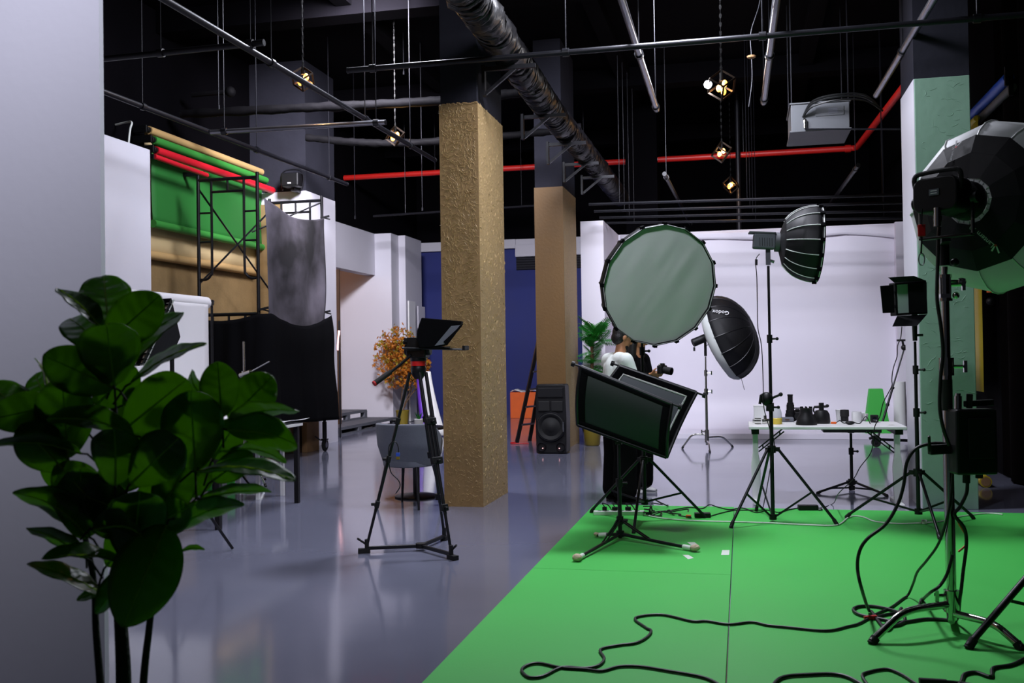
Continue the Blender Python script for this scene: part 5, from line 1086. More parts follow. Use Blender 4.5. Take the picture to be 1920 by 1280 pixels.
def panB(u, v): return r0.lerp(r1, u).lerp(tb0.lerp(tb1, u), v) - (BACK * .05) * math.sin(PI * v)
for pan, mm, nm in ((panA, 'reflector_dark', 'near_panel'), (panB, 'reflector_inside', 'far_panel')):
    mb = MB(); mb.grid(pan, 10, 10); po = obj(nm, mb, mm, t, smooth=80, solid=.004)
    for u in (0, 1):
        mb = MB(); mb.tube([pan(u, k / 8) for k in range(9)], .014, 8); obj('end_bar', mb, 'steel_black', po)
        c = pan(u, 1); s = (r1 - r0).normalized() * (1 if u else -1); mb = MB(); mb.cyl(c, c + s * .055, .008, n=8); mb.cyl(c + s * .05, c + s * .075, .022, n=10); obj('knob', mb, 'plastic_black', po)
        mb = MB(); ed = .045; mb.grid(lambda a, b: pan((1 - ed * a * 2) if u else ed * a * 2, b) + BACK * .006, 2, 10); obj('border', mb, 'fabric_black', po, smooth=80, solid=.004)
    for v in (0, 1):
        mb = MB(); mb.tube([pan(k / 6, v) for k in range(7)], .015, 8); obj('edge_bar', mb, 'steel_black', po)
    for v in (0, 1): mb = MB(); mb.grid(lambda a, b: pan(b, (1 - .09 * a) if v else .09 * a) + BACK * .006, 2, 10); obj('border', mb, 'fabric_black', po, smooth=80, solid=.004)
    if pan is panB:
        pts = [pan(.10 + .81 * k / 10, .90) for k in range(11)] + [pan(.91, .90 - .78 * k / 10) for k in range(1, 11)] + [pan(.91 - .81 * k / 10, .12) for k in range(1, 11)] + [pan(.10, .12 + .78 * k / 10) for k in range(1, 10)]
        mb = MB(); mb.tube([p + BACK * .008 for p in pts], .0075, 6, closed=True); obj('white_piping', mb, 'piping_white', po)
mb = MB(); mb.box(V((rb0.x, rb0.y, ztop + .03)), (.05, .06, .05)); mb.bar(V((rb0.x, rb0.y, ztop + .02)), rm, .03, .03); obj('mount', mb, 'plastic_black', t, smooth=0)

# ------------------------------------------------------------------ folding table and what lies on it
TZ = .745
f0 = at_z(1404, 799, TZ); f1 = at_z(1702, 800, TZ); ty0 = (f0.y + f1.y) / 2; tx0 = f0.x; tx1 = min(f1.x, at_z(1729, 953).x - .02); ty1 = ty0 + .72
t = thing('folding_table', 'long white folding table crowded with camera gear', 'table', ((tx0 + tx1) / 2, (ty0 + ty1) / 2, 0))
mb = MB(); mb.span((tx0, ty0, TZ - .028), (tx1, ty1, TZ)); obj('table_top', mb, 'white_plastic', t, smooth=0, bev=.006)
for x, s in ((tx0 + .06, 1), (tx1 - .06, -1)):
    mb = MB(); mb.box((x, (ty0 + ty1) / 2, TZ - .055), (.07, .56, .05)); obj('leg_bracket', mb, 'plastic_black', t, smooth=0)
    mb = MB(); mb.prism([V((x - .026, ty0 + .2, TZ - .08)), V((x + .026, ty0 + .2, TZ - .08)), V((x + .026, ty0 + .2, .48)), V((x + .045, ty0 + .2, .36)), V((x + .036, ty0 + .2, .02)), V((x - .036, ty0 + .2, .02)), V((x - .045, ty0 + .2, .36)), V((x - .026, ty0 + .2, .48))], (0, .05, 0)); obj('leg', mb, 'white_plastic', t, smooth=0, bev=.006)
    mb = MB(); mb.span((x - .03, ty0 + .0, 0), (x + .03, ty0 + .56, .03)); obj('foot_rail', mb, 'white_plastic', t, smooth=0, bev=.006)
    for o_ in (-.018, .018):
        mb = MB(); mb.bar(V((x + s * .27, ty0 + .22 + o_ * 0, TZ - .045 + o_)), V((x + s * .03, ty0 + .22, TZ - .24 + o_)), .02, .012); obj('folding_strut', mb, 'steel_black', t, smooth=0)
    for k in range(3): mb = MB(); f = (k + .5) / 3; p = V((x + s * .27, ty0 + .22, TZ - .045)).lerp(V((x + s * .03, ty0 + .22, TZ - .24)), f); mb.box(p, (.012, .012, .04)); obj('strut_spacer', mb, 'steel_black', t, smooth=0)
def onT(px, py): p = at_z(px, py, TZ); p.x = min(max(p.x, tx0 + .04), tx1 - .06); p.y = min(max(p.y, ty0 + .05), ty1 - .05); p.z = TZ + .001; return p
def item(name, label, cat, px, py): return thing(name, label, cat, onT(px, py))
def P_(t): return V(t.location)
t = item('translucent_box', 'translucent white plastic box beside the chrome coupler on the table', 'box', 1424, 788); c = P_(t)
mb = MB(); mb.box(c + V((0, .1, .075)), (.115, .11, .15)); obj('body', mb, 'white_plastic', t, smooth=0, bev=.006)
mb = MB(); mb.box(c + V((0, .1, .155)), (.12, .115, .012)); obj('lid', mb, 'white_plastic', t, smooth=0, bev=.003)
t = item('metal_coupler', 'bright chrome clamp coupler lying on the table', 'clamp', 1425, 795); c = P_(t)
mb = MB(); mb.cyl(c + V((-.05, 0, .03)), c + V((.01, 0, .03)), .03, n=14); mb.cyl(c + V((-.07, 0, .03)), c + V((-.05, 0, .03)), .018, n=10); obj('barrel', mb, 'chrome', t)
mb = MB(); mb.cyl(c + V((.02, 0, .025)), c + V((.09, .01, .03)), .022, n=12); mb.cyl(c + V((.05, 0, .03)), c + V((.05, 0, .085)), .014, n=10); obj('stud', mb, 'chrome', t)
t = item('gel_dome', 'clear plastic dome with yellow base on the table', 'lamp cover', 1457, 795); c = P_(t)
mb = MB(); mb.lathe([(.048, 0), (.05, .055), (.046, .06)], 18, c); obj('base', mb, 'amber', t)
mb = MB(); mb.lathe([(.046, .06), (.045, .11), (.03, .16), (.0, .175)], 18, c); obj('dome', mb, 'clear_plastic', t)
t = item('hard_case', 'flat grey case lying behind the black reflector bowl', 'case', 1476, 791); c = P_(t)
mb = MB(); mb.box(c + V((0, .05, .022)), (.13, .14, .042)); obj('shell', mb, 'pallet_grey', t, smooth=0, bev=.01); mb = MB(); mb.box(c + V((0, -.022, .024)), (.04, .006, .012)); obj('latch', mb, 'kraft_dark', t, smooth=0)
t = item('spot_projector', 'upright black optical spot attachment on the table', 'lamp attachment', 1478, 783); c = P_(t) + V((0, .1, 0))
for r_, z0, z1 in ((.052, 0, .075), (.045, .075, .11), (.038, .11, .165), (.033, .165, .185), (.025, .185, .255), (.028, .255, .268)): mb = MB(); mb.cyl(c + V((0, 0, z0)), c + V((0, 0, z1)), r_, n=18); obj('barrel_ring', mb, 'plastic_black', t)
mb = MB(); mb.box(c + V((.06, -.01, .13)), (.07, .012, .012)); obj('lens_lever', mb, 'plastic_black', t, smooth=0)
mb = MB(); mb.cyl(c + V((0, 0, .268)), c + V((0, 0, .27)), .02, n=14); obj('lens', mb, 'lens_glass', t)
t = item('stills_camera', 'black camera body half hidden behind the reflector bowl', 'camera', 1494, 787); c = P_(t) + V((0, .12, 0))
mb = MB(); mb.box(c + V((0, 0, .05)), (.13, .06, .09)); mb.box(c + V((0, 0, .105)), (.05, .05, .03)); obj('body', mb, 'plastic_black', t, smooth=0, bev=.012); mb = MB(); mb.cyl(c + V((0, -.03, .05)), c + V((0, -.08, .05)), .035, n=16); obj('lens_barrel', mb, 'plastic_black', t)
t = item('reflector_bowl', 'wide black bell shaped lamp reflector on the table', 'lamp reflector', 1512, 796); c = P_(t)
mb = MB(); mb.lathe([(.098, 0), (.099, .01), (.085, .065), (.06, .105), (.057, .15), (.06, .158), (.045, .16), (0, .158)], 26, c); obj('bowl', mb, 'plastic_black', t)
for k in range(8): mb = MB(); q = k * PI / 4; mb.box(c + V((.05 * math.cos(q), .05 * math.sin(q), .166)), (.014, .014, .014)); obj('bayonet_tab', mb, 'tube_dark', t, smooth=0)
t = item('lamp_bulb_unit', 'black lamp reflector with a knobbed bracket beside the wide bell', 'lamp reflector', 1541, 794); c = P_(t) + V((0, .02, 0))
mb = MB(); mb.lathe([(.075, 0), (.082, .02), (.075, .09), (.055, .125), (.02, .135), (0, .135)], 24, c); obj('bowl', mb, 'plastic_black', t)
mb = MB(); mb.cyl(c + V((0, 0, .13)), c + V((0, 0, .2)), .024, n=14); mb.cyl(c + V((-.06, 0, .16)), c + V((.05, 0, .165)), .012, n=8); mb.tube(smooth_path([c + V((-.06, 0, .17)), c + V((-.075, 0, .13)), c + V((-.06, 0, .1))], 4), .008, 6); obj('bracket', mb, 'plastic_black', t)
mb = MB(); mb.ball(c + V((.055, 0, .17)), .017, 8, 6); obj('knob', mb, 'rubber', t)
t = item('cable_plug', 'orange plug on a thin black cable between the table gear', 'cable', 1563, 795); c = P_(t)
mb = MB(); mb.box(c + V((0, 0, .012)), (.05, .022, .02)); obj('plug', mb, 'orange', t, smooth=0, bev=.004)
mb = MB(); mb.tube(smooth_path([c + V((.02, 0, .01)), c + V((.06, .03, .03)), c + V((.1, .02, .008)), c + V((.17, -.03, .02)), c + V((.24, .0, .008)), c + V((.3, .04, .07)), c + V((.33, -.03, .008))], 5), .005, 6); obj('wire', mb, 'cable_black', t)
t = item('zoom_lens', 'upright black camera lens between white cups', 'lens', 1583, 789); c = P_(t) + V((0, .06, 0))
mb = MB(); mb.cyl(c, c + V((0, 0, .045)), .036, n=20); obj('mount_ring', mb, 'plastic_black', t)
mb = MB(); mb.lathe([(.036, .045), (.043, .05), (.043, .1), (.041, .11), (.041, .115), (0, .112)], 24, c); obj('focus_ring', mb, 'rubber', t)
t = item('white_mug', 'off white mug beside the black camera lens', 'mug', 1605, 789); c = P_(t) + V((0, .05, 0))
mb = MB(); mb.lathe([(.04, 0), (.047, .01), (.047, .095), (.043, .095), (.04, .015), (0, .012)], 24, c); obj('cup', mb, 'pot_white', t)
mb = MB(); mb.tube(smooth_path([c + V((.045, 0, .08)), c + V((.08, 0, .075)), c + V((.08, 0, .03)), c + V((.045, 0, .025))], 4), .007, 6); obj('handle', mb, 'pot_white', t)
t = item('paper_cup', 'white paper cup half hidden behind the black lens', 'cup', 1571, 786); c = P_(t) + V((0, .12, 0))
mb = MB(); mb.lathe([(.032, 0), (.042, .11), (.044, .112), (.04, .108), (0, .02)], 20, c); obj('cup', mb, 'pot_white', t)
t = item('dark_cup', 'white bowl standing beyond the mug on the table', 'bowl', 1616, 788); c = P_(t) + V((0, .12, 0))
mb = MB(); mb.lathe([(.03, 0), (.05, .03), (.055, .07), (.05, .07), (.03, .015), (0, .012)], 20, c); obj('bowl', mb, 'pot_white', t)
t = item('mouse', 'rounded black gadget lying in front of the mug', 'gadget', 1594, 796); c = P_(t)
mb = MB(); mb.ball(c + V((0, 0, .018)), (.045, .03, .018), 14, 8); obj('shell', mb, 'plastic_black', t)
t = item('compact_camera', 'small square black camera standing alone on the white table', 'camera', 1640, 792); c = P_(t)
mb = MB(); mb.box(c + V((0, .02, .037)), (.075, .05, .072)); obj('body', mb, 'plastic_black', t, smooth=0, bev=.008); mb = MB(); mb.cyl(c + V((0, -.005, .035)), c + V((0, -.02, .035)), .02, n=14); obj('lens', mb, 'lens_glass', t); mb = MB(); mb.box(c + V((.015, -.007, .02)), (.012, .003, .012)); obj('badge', mb, 'letter_white', t, smooth=0)
t = item('paper_slip', 'small printed paper slip lying flat on the white table', 'paper', 1672, 797); c = P_(t); mb = MB(); mb.box(c + V((0, .02, .001)), (.06, .03, .001)); obj('sheet', mb, 'tape_white', t, smooth=0); mb = MB(); mb.box(c + V((0, .02, .0022)), (.04, .012, .0006)); obj('print', mb, 'kraft', t, smooth=0)

# ------------------------------------------------------------------ behind the table
q = at_z(1647, 812, .092); q.z = .091; s = depth(q) / F
mb = MB(); mb.add([q + V((-23 * s, 0, 0)), q + V((23 * s, 0, 0)), q + V((23 * s, .35, 0)), q + V((-23 * s, .35, 0)), q + V((-13 * s, .1, 83 * s)), q + V((11 * s, .1, 83 * s)), q + V((11 * s, .25, 83 * s)), q + V((-13 * s, .25, 83 * s))], [(3, 2, 1, 0), (4, 5, 6, 7), (0, 1, 5, 4), (1, 2, 6, 5), (2, 3, 7, 6), (3, 0, 4, 7)])
solo('green_pyramid', mb, 'green_block', 'bright green tapered block standing on the cyclorama', 'block', q, smooth=0, bev=.006)
q = at_z(1688, 806, .092); q.z = .091; t = thing('paper_tube', 'white upright tube standing at the cyclorama edge', 'tube', q)
mb = MB(); mb.lathe([(.10, 0), (.10, .82), (.085, .82), (.085, .05), (0, .05)], 24, q); obj('tube', mb, 'white_plastic', t); mb = MB(); mb.lathe([(.102, .0), (.102, .03)], 24, q, close=False); obj('band', mb, 'white_paint', t)
w0_ = at_z(1643, 838); w0_.z = 0; dW = depth(w0_)
t = thing('boom_stand', 'slender black boom stand leaning on a wheeled dolly', 'stand', w0_)
mb = MB(); mb.lathe([(.02, -.018), (.055, -.02), (.07, -.01), (.07, .01), (.055, .02), (.02, .018)], 18, w0_ + V((0, 0, .071)), frame_z((.3, 1, 0))); ca = obj('wheel', mb, 'rubber', t); mb = MB(); mb.box(w0_ + V((0, .03, .1)), (.05, .008, .09)); mb.box(w0_ + V((0, -.03, .1)), (.05, .008, .09)); mb.box(w0_ + V((0, 0, .15)), (.06, .07, .012)); obj('fork', mb, 'steel_black', t, smooth=0)
ha = at_d(1636, 823, dW); hb_ = at_d(1712, 826, dW + .2); mb = MB(); mb.bar(ha, hb_, .03, .04); obj('dolly_arm', mb, 'steel_black', t, smooth=0)
mb = MB(); mb.cyl(at_d(1630, 822, dW), at_d(1642, 818, dW), .02, n=8); mb.box(at_d(1640, 820, dW), (.1, .06, .05)); obj('pivot', mb, 'plastic_black', t, smooth=40)
bt = at_d(1695, 655, dW + .25); bm = at_d(1646, 820, dW); mb = MB(); mb.cyl(bm, bm.lerp(bt, .55), .017, n=10); mb.cyl(bm.lerp(bt, .53), bt, .012, n=10); obj('boom_pole', mb, 'steel_black', t)
for f in (.36, .55): p = bm.lerp(bt, f); mb = MB(); mb.cyl(p, bm.lerp(bt, f + .02), .026, n=10); obj('collar', mb, 'plastic_black', t)
mb = MB(); mb.ball(bt + V((0, 0, .03)), .045, 10, 8); mb.box(bt + V((-.02, 0, .14)), (.16, .05, .03)); mb.bar(bt, bt + V((-.02, 0, .14)), .03); obj('ball_head', mb, 'plastic_black', t, smooth=40)
# right wall papers: yellow sheet, blue and grey rolls, fallen yellow roll
y0_, y1_ = 12.35, 13.3; xr = 2.70
ztp = at_y(1842, 226, 12.6).z
t = thing('paper_roll', 'yellow background paper hanging down behind the mint green pillar', 'paper roll', (xr, 12.8, .03), 'background paper rolls behind the mint pillar')
mb = MB(); mb.cyl((xr + .01, y0_ + .1, ztp), (xr + .01, y1_ + 1.2, ztp), .035, n=14); obj('paper_core', mb, 'roll_yellow', t)
mb = MB(); mb.grid(lambda u, v: V((xr + .02 * math.sin(u * 3), y0_ + u * (y1_ - y0_ + 1.1), ztp - v * (ztp - .95))), 8, 6); obj('hanging_paper', mb, 'roll_yellow', t, smooth=60, solid=.004)
mb = MB(); ch = at_y(1856, 545, 12.3); mb.cyl(ch + V((0, 0, .3)), ch + V((0, 0, -.02)), .035, n=10); ob = obj('chain_drive', mb, 'orange', t); mb = MB(); mb.ball(ch + V((0, 0, -.12)), .045, 10, 8); obj('chain_weight', mb, 'plastic_black', ob)
for px0, py0, m_, lb, ry in ((1822, 216, 'roll_blue', 'blue paper roll hung high beside the mint green pillar', 0.055), (1828, 232, 'roll_grey', 'grey paper roll hung just under the blue paper roll', .045)):
    A = at_y(px0, py0, 12.9); B = V((A.x, 11.2, A.z)); mb = MB(); mb.cyl(A, B, ry, n=14); t = thing('paper_roll', lb, 'paper roll', (A.x, 12.4, A.z - ry), 'background paper rolls behind the mint pillar'); obj('paper_core', mb, m_, t)
    for y_ in (11.15, 12.95): mb = MB(); mb.span((A.x - .05, y_ - .02, A.z - .1), (XR - .12, y_ + .02, A.z + .1)); obj('wall_hook', mb, 'plastic_black', t, smooth=0)
e0 = at_z(1849, 914, .0); e0.z = .062; e1 = V((2.55, e0.y + 2.4, .062))
t = thing('fallen_roll', 'yellow paper roll lying on the floor with an orange core', 'paper roll', (e0.x, e0.y + 1, 0))
mb = MB(); mb.cyl(e0, e1, .06, n=20); obj('paper_core', mb, 'roll_yellow', t); mb = MB(); mb.cyl(e0 - (e1 - e0).normalized() * .004, e0 + V((0, .02, 0)), .048, n=18); obj('tube_end', mb, 'kraft', t)
# ================================================================== foreground right: lantern light on chrome stand
cc = at_d(1784, 1130, 5.05); cc = V((cc.x, cc.y, 0)); dF = depth(cc)
ztop = z_on(cc, 500)
t = cstand('chrome_stand', 'large chrome stand with bent legs holding the lantern light', cc, GP, ztop, [at_z(1634, 1207, GP), at_z(1916, 1218, GP), V((cc.x + .06, cc.y + .46, GP))], 'chrome', leg_r=.0185, sect=((0, .0255), ((z_on(cc, 688) - GP) / (ztop - GP), .0205), ((z_on(cc, 535) - GP) / (ztop - GP), .016)), hub=z_on(cc, 1132) - GP)
mb = MB(); mb.cyl((cc.x, cc.y, z_on(cc, 770)), (cc.x, cc.y, z_on(cc, 712)), .027, n=14); obj('rubber_sleeve', mb, 'rubber', t)
mb = MB(); z = z_on(cc, 540)
for k in (-.06, .06): mb.cyl((cc.x, cc.y, z + k - .008), (cc.x, cc.y, z + k + .008), .036, n=14)
mb.box((cc.x, cc.y, z), (.05, .05, .11)); mb.cyl((cc.x + .02, cc.y, z + .03), (cc.x + .07, cc.y, z + .03), .01, n=8); mb.ball((cc.x + .08, cc.y, z + .03), (.025, .015, .02), 10, 6); mb.ball((cc.x + .05, cc.y - .01, z - .04), .018, 10, 6); obj('grip_block', mb, 'chrome', t, smooth=40)
# lamp head, yoke and lantern
axs = (RIGHT * .79 - BACK * .60 - V((0, 0, 1)) * .02).normalized(); hr = at_d(1752, 364, dF - .22)
t = thing('lantern_light', 'black studio lamp head carrying a big white lantern with black skirt', 'lamp', (cc.x, cc.y, ztop + .004))
HM = Matrix((axs.cross(V((0, 0, 1))).normalized(), V((0, 0, 1)), axs)).transposed(); HM[1] = HM[1]
sx_ = axs.cross(V((0, 0, 1))).normalized(); sy_ = sx_.cross(axs).normalized(); HM = Matrix((sx_, sy_, axs)).transposed()
def rrect(w_, h_, r_, k=5):
    out = []
    for cx_, cy_, a0 in ((w_ - r_, h_ - r_, 0), (-w_ + r_, h_ - r_, PI / 2), (-w_ + r_, -h_ + r_, PI), (w_ - r_, -h_ + r_, 1.5 * PI)):
        for i in range(k + 1): q = a0 + PI / 2 * i / k; out.append((cx_ + r_ * math.cos(q), cy_ + r_ * math.sin(q)))
    return out
mb = MB(); poly = [hr + HM @ V((x, y, 0)) for x, y in rrect(.115, .085, .045)]; mb.prism(poly, axs * .14); hd_ = obj('rear_housing', mb, 'plastic_black', t, smooth=40, bev=.008)
mb = MB(); mb.lathe([(.085, .14), (.09, .17), (.085, .27), (.095, .295), (.10, .30), (.10, .315), (0, .315)], 24, hr, HM); obj('front_barrel', mb, 'plastic_black', t)
for k in range(6): mb = MB(); mb.lathe([(.091, .165 + k * .016), (.094, .168 + k * .016), (.091, .172 + k * .016)], 24, hr, HM, close=False); obj('cooling_fin', mb, 'rubber', t)
mb = MB(); mb.tube(smooth_path([hr + HM @ V((-.11, .02, .03)), hr + HM @ V((-.115, .095, .02)), hr + HM @ V((-.07, .115, .03)), hr + HM @ V((.07, .115, .03)), hr + HM @ V((.115, .095, .03)), hr + HM @ V((.115, .02, .03))], 5), .012, 8); obj('carry_handle', mb, 'rubber', t)
mb = MB(); mb.box(hr + HM @ V((.0, .01, -.003)), (.05, .03, .006), HM); pl = obj('display', mb, 'pallet_grey', t, smooth=0)
for k in (-1, 1): mb = MB(); mb.box(hr + HM @ V((.0, .01 + .006 * k, -.0065)), (.032, .004, .002), HM); obj('print_line', mb, 'letter_white', pl, smooth=0)
mb = MB(); mb.cyl(hr + HM @ V((.02, -.07, -.01)), hr + HM @ V((.02, -.16, -.01)), .018, n=12); obj('power_connector', mb, 'chrome', t)
ypz = ztop + .06
yl, yr = hr + HM @ V((.135, -.02, .1)), hr + HM @ V((-.135, -.02, .1)); zb_ = z_on(cc, 452)
mb = MB(); mb.bar(yl, V((yl.x, yl.y, zb_)), .012, .035); mb.bar(yr, V((yr.x, yr.y, zb_)), .012, .035); mb.bar(V((yl.x, yl.y, zb_)), V((yr.x, yr.y, zb_)), .035, .012); obj('yoke', mb, 'steel_black', t, smooth=0, bev=.003)
for p, s in ((yl, 1), (yr, -1)): mb = MB(); mb.cyl(p, p + sx_ * .03 * s, .03, n=14); obj('tilt_knob', mb, 'plastic_black', t)
ym = (yl + yr) / 2; mb = MB(); mb.cyl(V((cc.x, cc.y, ztop + .006)), V((cc.x, cc.y, zb_ - .005)), .026, n=14); mb.bar(V((cc.x, cc.y, zb_ - .012)), V((ym.x, ym.y, zb_ - .012)), .04, .02); mb.ball(V((cc.x + .05, cc.y, ztop + .02)), .022, 10, 6); obj('stand_receiver', mb, 'steel_black', t, smooth=40)
# lantern globe
GC = hr + axs * .605; A_, B_ = .45, .29
def gp(tt): return A_ * max(0, 1 - (abs(tt) / B_) ** 2.2) ** .5
N = 12
prof = [(.10, -B_ * .985)] + [(max(.1, gp(k)), k) for k in [-.285, -.26, -.22, -.17, -.11, -.05, 0, .05, .11, .17, .22, .26, .28]] + [(.002, B_)]
mb = MB(); mb.lathe(prof, N, GC, HM, close=False); obj('lantern_globe', mb, 'lantern_white', t, smooth=26)
for j in range(N):
    q = 2 * PI * j / N; u = V((math.cos(q), math.sin(q), 0)); mb = MB(); mb.tube([GC + HM @ (u * (r_ + .003) + V((0, 0, z_))) for r_, z_ in prof[:-1]], .004, 5); obj('rib', mb, 'piping_white', t)
sk = [(gp(k) + .012, k - .006) for k in [-.284, -.25, -.20]]; sk[0] = (.12, -.287)
gap = 0
mb = MB()
for j in range(N):
    q0, q1 = 2 * PI * j / N, 2 * PI * (j + 1) / N
    for i in range(len(sk) - 1):
        def w_(k, q): return GC + HM @ V((sk[k][0] * math.cos(q), sk[k][0] * math.sin(q), sk[k][1]))
        mb.add([w_(i, q0), w_(i, q1), w_(i + 1, q1), w_(i + 1, q0)], [(0, 1, 2, 3)])
sk_mesh = ([v.copy() for v in mb.v], list(mb.f)); obj('black_skirt', mb, 'nylon_black', t, smooth=0, solid=.005)
for j in range(N):
    q = 2 * PI * (j + .5) / N; u = V((math.cos(q), math.sin(q), 0)); mb = MB(); mb.cyl(GC + HM @ (u * .06 + V((0, 0, -B_ + .01))), GC + HM @ (u * .11 + V((0, 0, -.284))), .0022, n=6); obj('spoke', mb, 'tube_steel', t)
from mathutils.bvhtree import BVHTree
skb = BVHTree.FromPolygons(sk_mesh[0], sk_mesh[1])
def skirt_hit(px, py):
    p, nn, _, _ = skb.ray_cast(CAM, ray(px, py).normalized())
    return p, (nn if nn.dot(ray(px, py)) < 0 else -nn)
for (x0, y0_), (x1, y1_), s_, hgt in (((1787, 304), (1793, 281), 'Lantern 90', .021), ((1860, 455), (1829, 428), 'Lantern 90', .034)):
    pa, na = skirt_hit(x0, y0_); pb2, nb2 = skirt_hit(x1, y1_); text(s_, hgt, (pa + pb2) / 2 + (na + nb2) * .011, (pb2 - pa), na + nb2, 'letter_white', t)
for (x0, y0_), (dx, dy) in (((1799, 271), (.3, -1)), ((1868, 466), (-.2, 1))):
    p, nn_ = skirt_hit(x0, y0_); ux = (RIGHT * dx - UP * dy); ux = (ux - nn_ * ux.dot(nn_)).normalized(); uy = nn_.cross(ux)
    for nm_, mm_, quad in (('logo_stroke', 'letter_white', ((-.03, .002), (.03, .022), (.024, .034), (-.03, .012))), ('logo_stroke', 'letter_white', ((-.03, -.012), (.012, -.034), (.018, -.022), (-.028, -.002))), ('logo_red_tip', 'red', ((-.046, -.008), (-.026, -.012), (-.026, .012), (-.046, .008)))):
        mb = MB(); mb.prism([p + nn_ * .012 + ux * qx * .62 + uy * qy * .62 for qx, qy in quad], nn_ * .002); obj(nm_, mb, mm_, t, smooth=0)
# safety strap with red tag and carabiner
c = at_d(1728, 432, dF - .2); t = thing('safety_strap', 'black safety strap with red tag and small carabiner hanging from the lamp', 'strap', at_d(1727, 495, dF - .2))
mb = MB(); mb.box(c, (.035, .012, .058)); obj('red_tag', mb, 'red', t, smooth=0, bev=.003)
mb = MB(); mb.bar(at_d(1729, 392, dF - .2), c + V((0, 0, .03)), .022, .006); mb.tube([c + V((0, 0, -.03)), at_d(1728, 455, dF - .2), at_d(1727, 475, dF - .2)], .004, 6); obj('webbing', mb, 'fabric_black', t, smooth=0)
mb = MB(); k0 = at_d(1728, 486, dF - .2); mb.tube([k0 + V((.014 * math.cos(q * PI / 5), 0, .03 * math.sin(q * PI / 5))) for q in range(10)], .0028, 6, closed=True); obj('carabiner', mb, 'tube_steel', t)
# ballast box
c = at_d(1823, 827, dF - .06); t = thing('ballast_box', 'black power ballast box clamped to the chrome stand', 'power supply', c - V((0, 0, .17)))
mb = MB(); mb.box(c, (.205, .11, .325), RC.to_3x3() @ Matrix.Rotation(0, 3, 'X') if 0 else Matrix.Rotation(YAW, 3, 'Z')); bb = obj('case', mb, 'plastic_black', t, smooth=0, bev=.012)
mb = MB(); mb.box(c + BACK * .057 + V((0.02, 0, .02)), (.13, .006, .2), Matrix.Rotation(YAW, 3, 'Z')); obj('front_plate', mb, 'nylon_black', t, smooth=0, bev=.003)
mb = MB(); mb.cyl(at_d(1796, 766, dF - .06), at_d(1796, 742, dF - .06), .019, n=12); mb.cyl(at_d(1796, 745, dF - .06), at_d(1796, 737, dF - .06), .013, n=10); obj('chrome_bolt', mb, 'chrome', t)
mb = MB(); mb.bar(at_d(1808, 757, dF - .08), at_d(1862, 754, dF - .06), .022, .03); mb.bar(at_d(1817, 765, dF - .08), at_d(1818, 738, dF - .08), .022, .03); obj('clamp_handle', mb, 'plastic_black', t, smooth=0, bev=.004)
mb = MB(); mb.bar(at_d(1742, 843, dF - .04), at_d(1792, 840, dF - .03), .04, .05); mb.bar(at_d(1743, 846, dF - .04), at_d(1742, 817, dF - .06), .014, .02); obj('clamp_arm', mb, 'plastic_black', t, smooth=0, bev=.005)
for x in (1812, 1836): mb = MB(); mb.cyl(at_d(x, 888, dF - .06), at_d(x, 905 if x < 1820 else 896, dF - .06), .018, n=10); obj('socket_plug', mb, 'rubber', t)
# heavy cables from lamp and ballast
def cable(pts, r, label, name='cable', m='cable_black', k=6):
    mb = MB(); P = [V((p.x, p.y, max(p.z, GP + r + .0005))) for p in smooth_path(pts, k)]; mb.tube(P, r, 8); lo = min(P, key=lambda p: p.z); return solo(name, mb, m, label, 'cable', V((lo.x, lo.y, lo.z - r)))
def hang(l, d): return [at_d(x, y, d) for x, y in l]
def flr(l, r): return [at_z(x, y, GP + r + .001) for x, y in l]
cable(hang([(1763, 405), (1760, 440), (1758, 500), (1757, 560), (1764, 610), (1768, 660), (1764, 705), (1762, 760), (1768, 800), (1780, 835)], dF - .1), .009, 'thick black lamp cable running down the chrome stand')
cable(hang([(1782, 836), (1765, 831), (1742, 832), (1716, 842), (1700, 868), (1694, 911), (1682, 948), (1660, 983), (1626, 1010), (1611, 1035), (1608, 1067), (1616, 1105)], dF - .02) + flr([(1630, 1145), (1650, 1168), (1661, 1180), (1672, 1172), (1690, 1140)], .009), .009, 'thick black cable looping out from the clamp to the green floor')
cable(hang([(1788, 860), (1784, 920), (1776, 970)], dF - .03) + hang([(1760, 1018)], dF + .05) + hang([(1738, 1050)], dF + .2) + hang([(1720, 1072)], dF + .4) + hang([(1712, 1094)], dF + .6) + flr([(1700, 1118), (1671, 1138), (1644, 1150), (1612, 1168), (1590, 1174), (1549, 1182), (1480, 1176), (1440, 1172), (1409, 1166), (1367, 1170), (1325, 1164), (1297, 1164), (1240, 1152), (1191, 1158), (1211, 1176), (1221, 1182), (1213, 1194), (1192, 1205), (1161, 1209), (1126, 1217), (1133, 1234), (1122, 1247), (1096, 1252), (1062, 1250), (1044, 1254), (1018, 1267), (992, 1269), (978, 1256), (990, 1246), (1013, 1243), (1052, 1251), (1096, 1254), (1128, 1257), (1161, 1249), (1200, 1249), (1252, 1257), (1318, 1269), (1350, 1284), (1375, 1300)], .007), .007, 'long black cable wandering with a loop across the green boards')
cable(hang([(1814, 905), (1812, 925), (1800, 950), (1790, 965), (1808, 990), (1812, 1020), (1806, 1070), (1800, 1120)], dF - .05) + flr([(1790, 1165), (1740, 1160), (1690, 1166), (1650, 1160), (1612, 1152), (1600, 1142), (1615, 1136), (1650, 1138), (1690, 1150), (1696, 1164), (1680, 1172), (1655, 1172)], .009), .009, 'thick black cable coiled in a ring beside the red plug')
cable(flr([(1640, 1158), (1660, 1152), (1700, 1145), (1722, 1136), (1730, 1124)], .008) + hang([(1745, 1110), (1762, 1098), (1776, 1075), (1786, 1040)], dF - .06), .008, 'black cable end rising from the coil to the chrome stand')
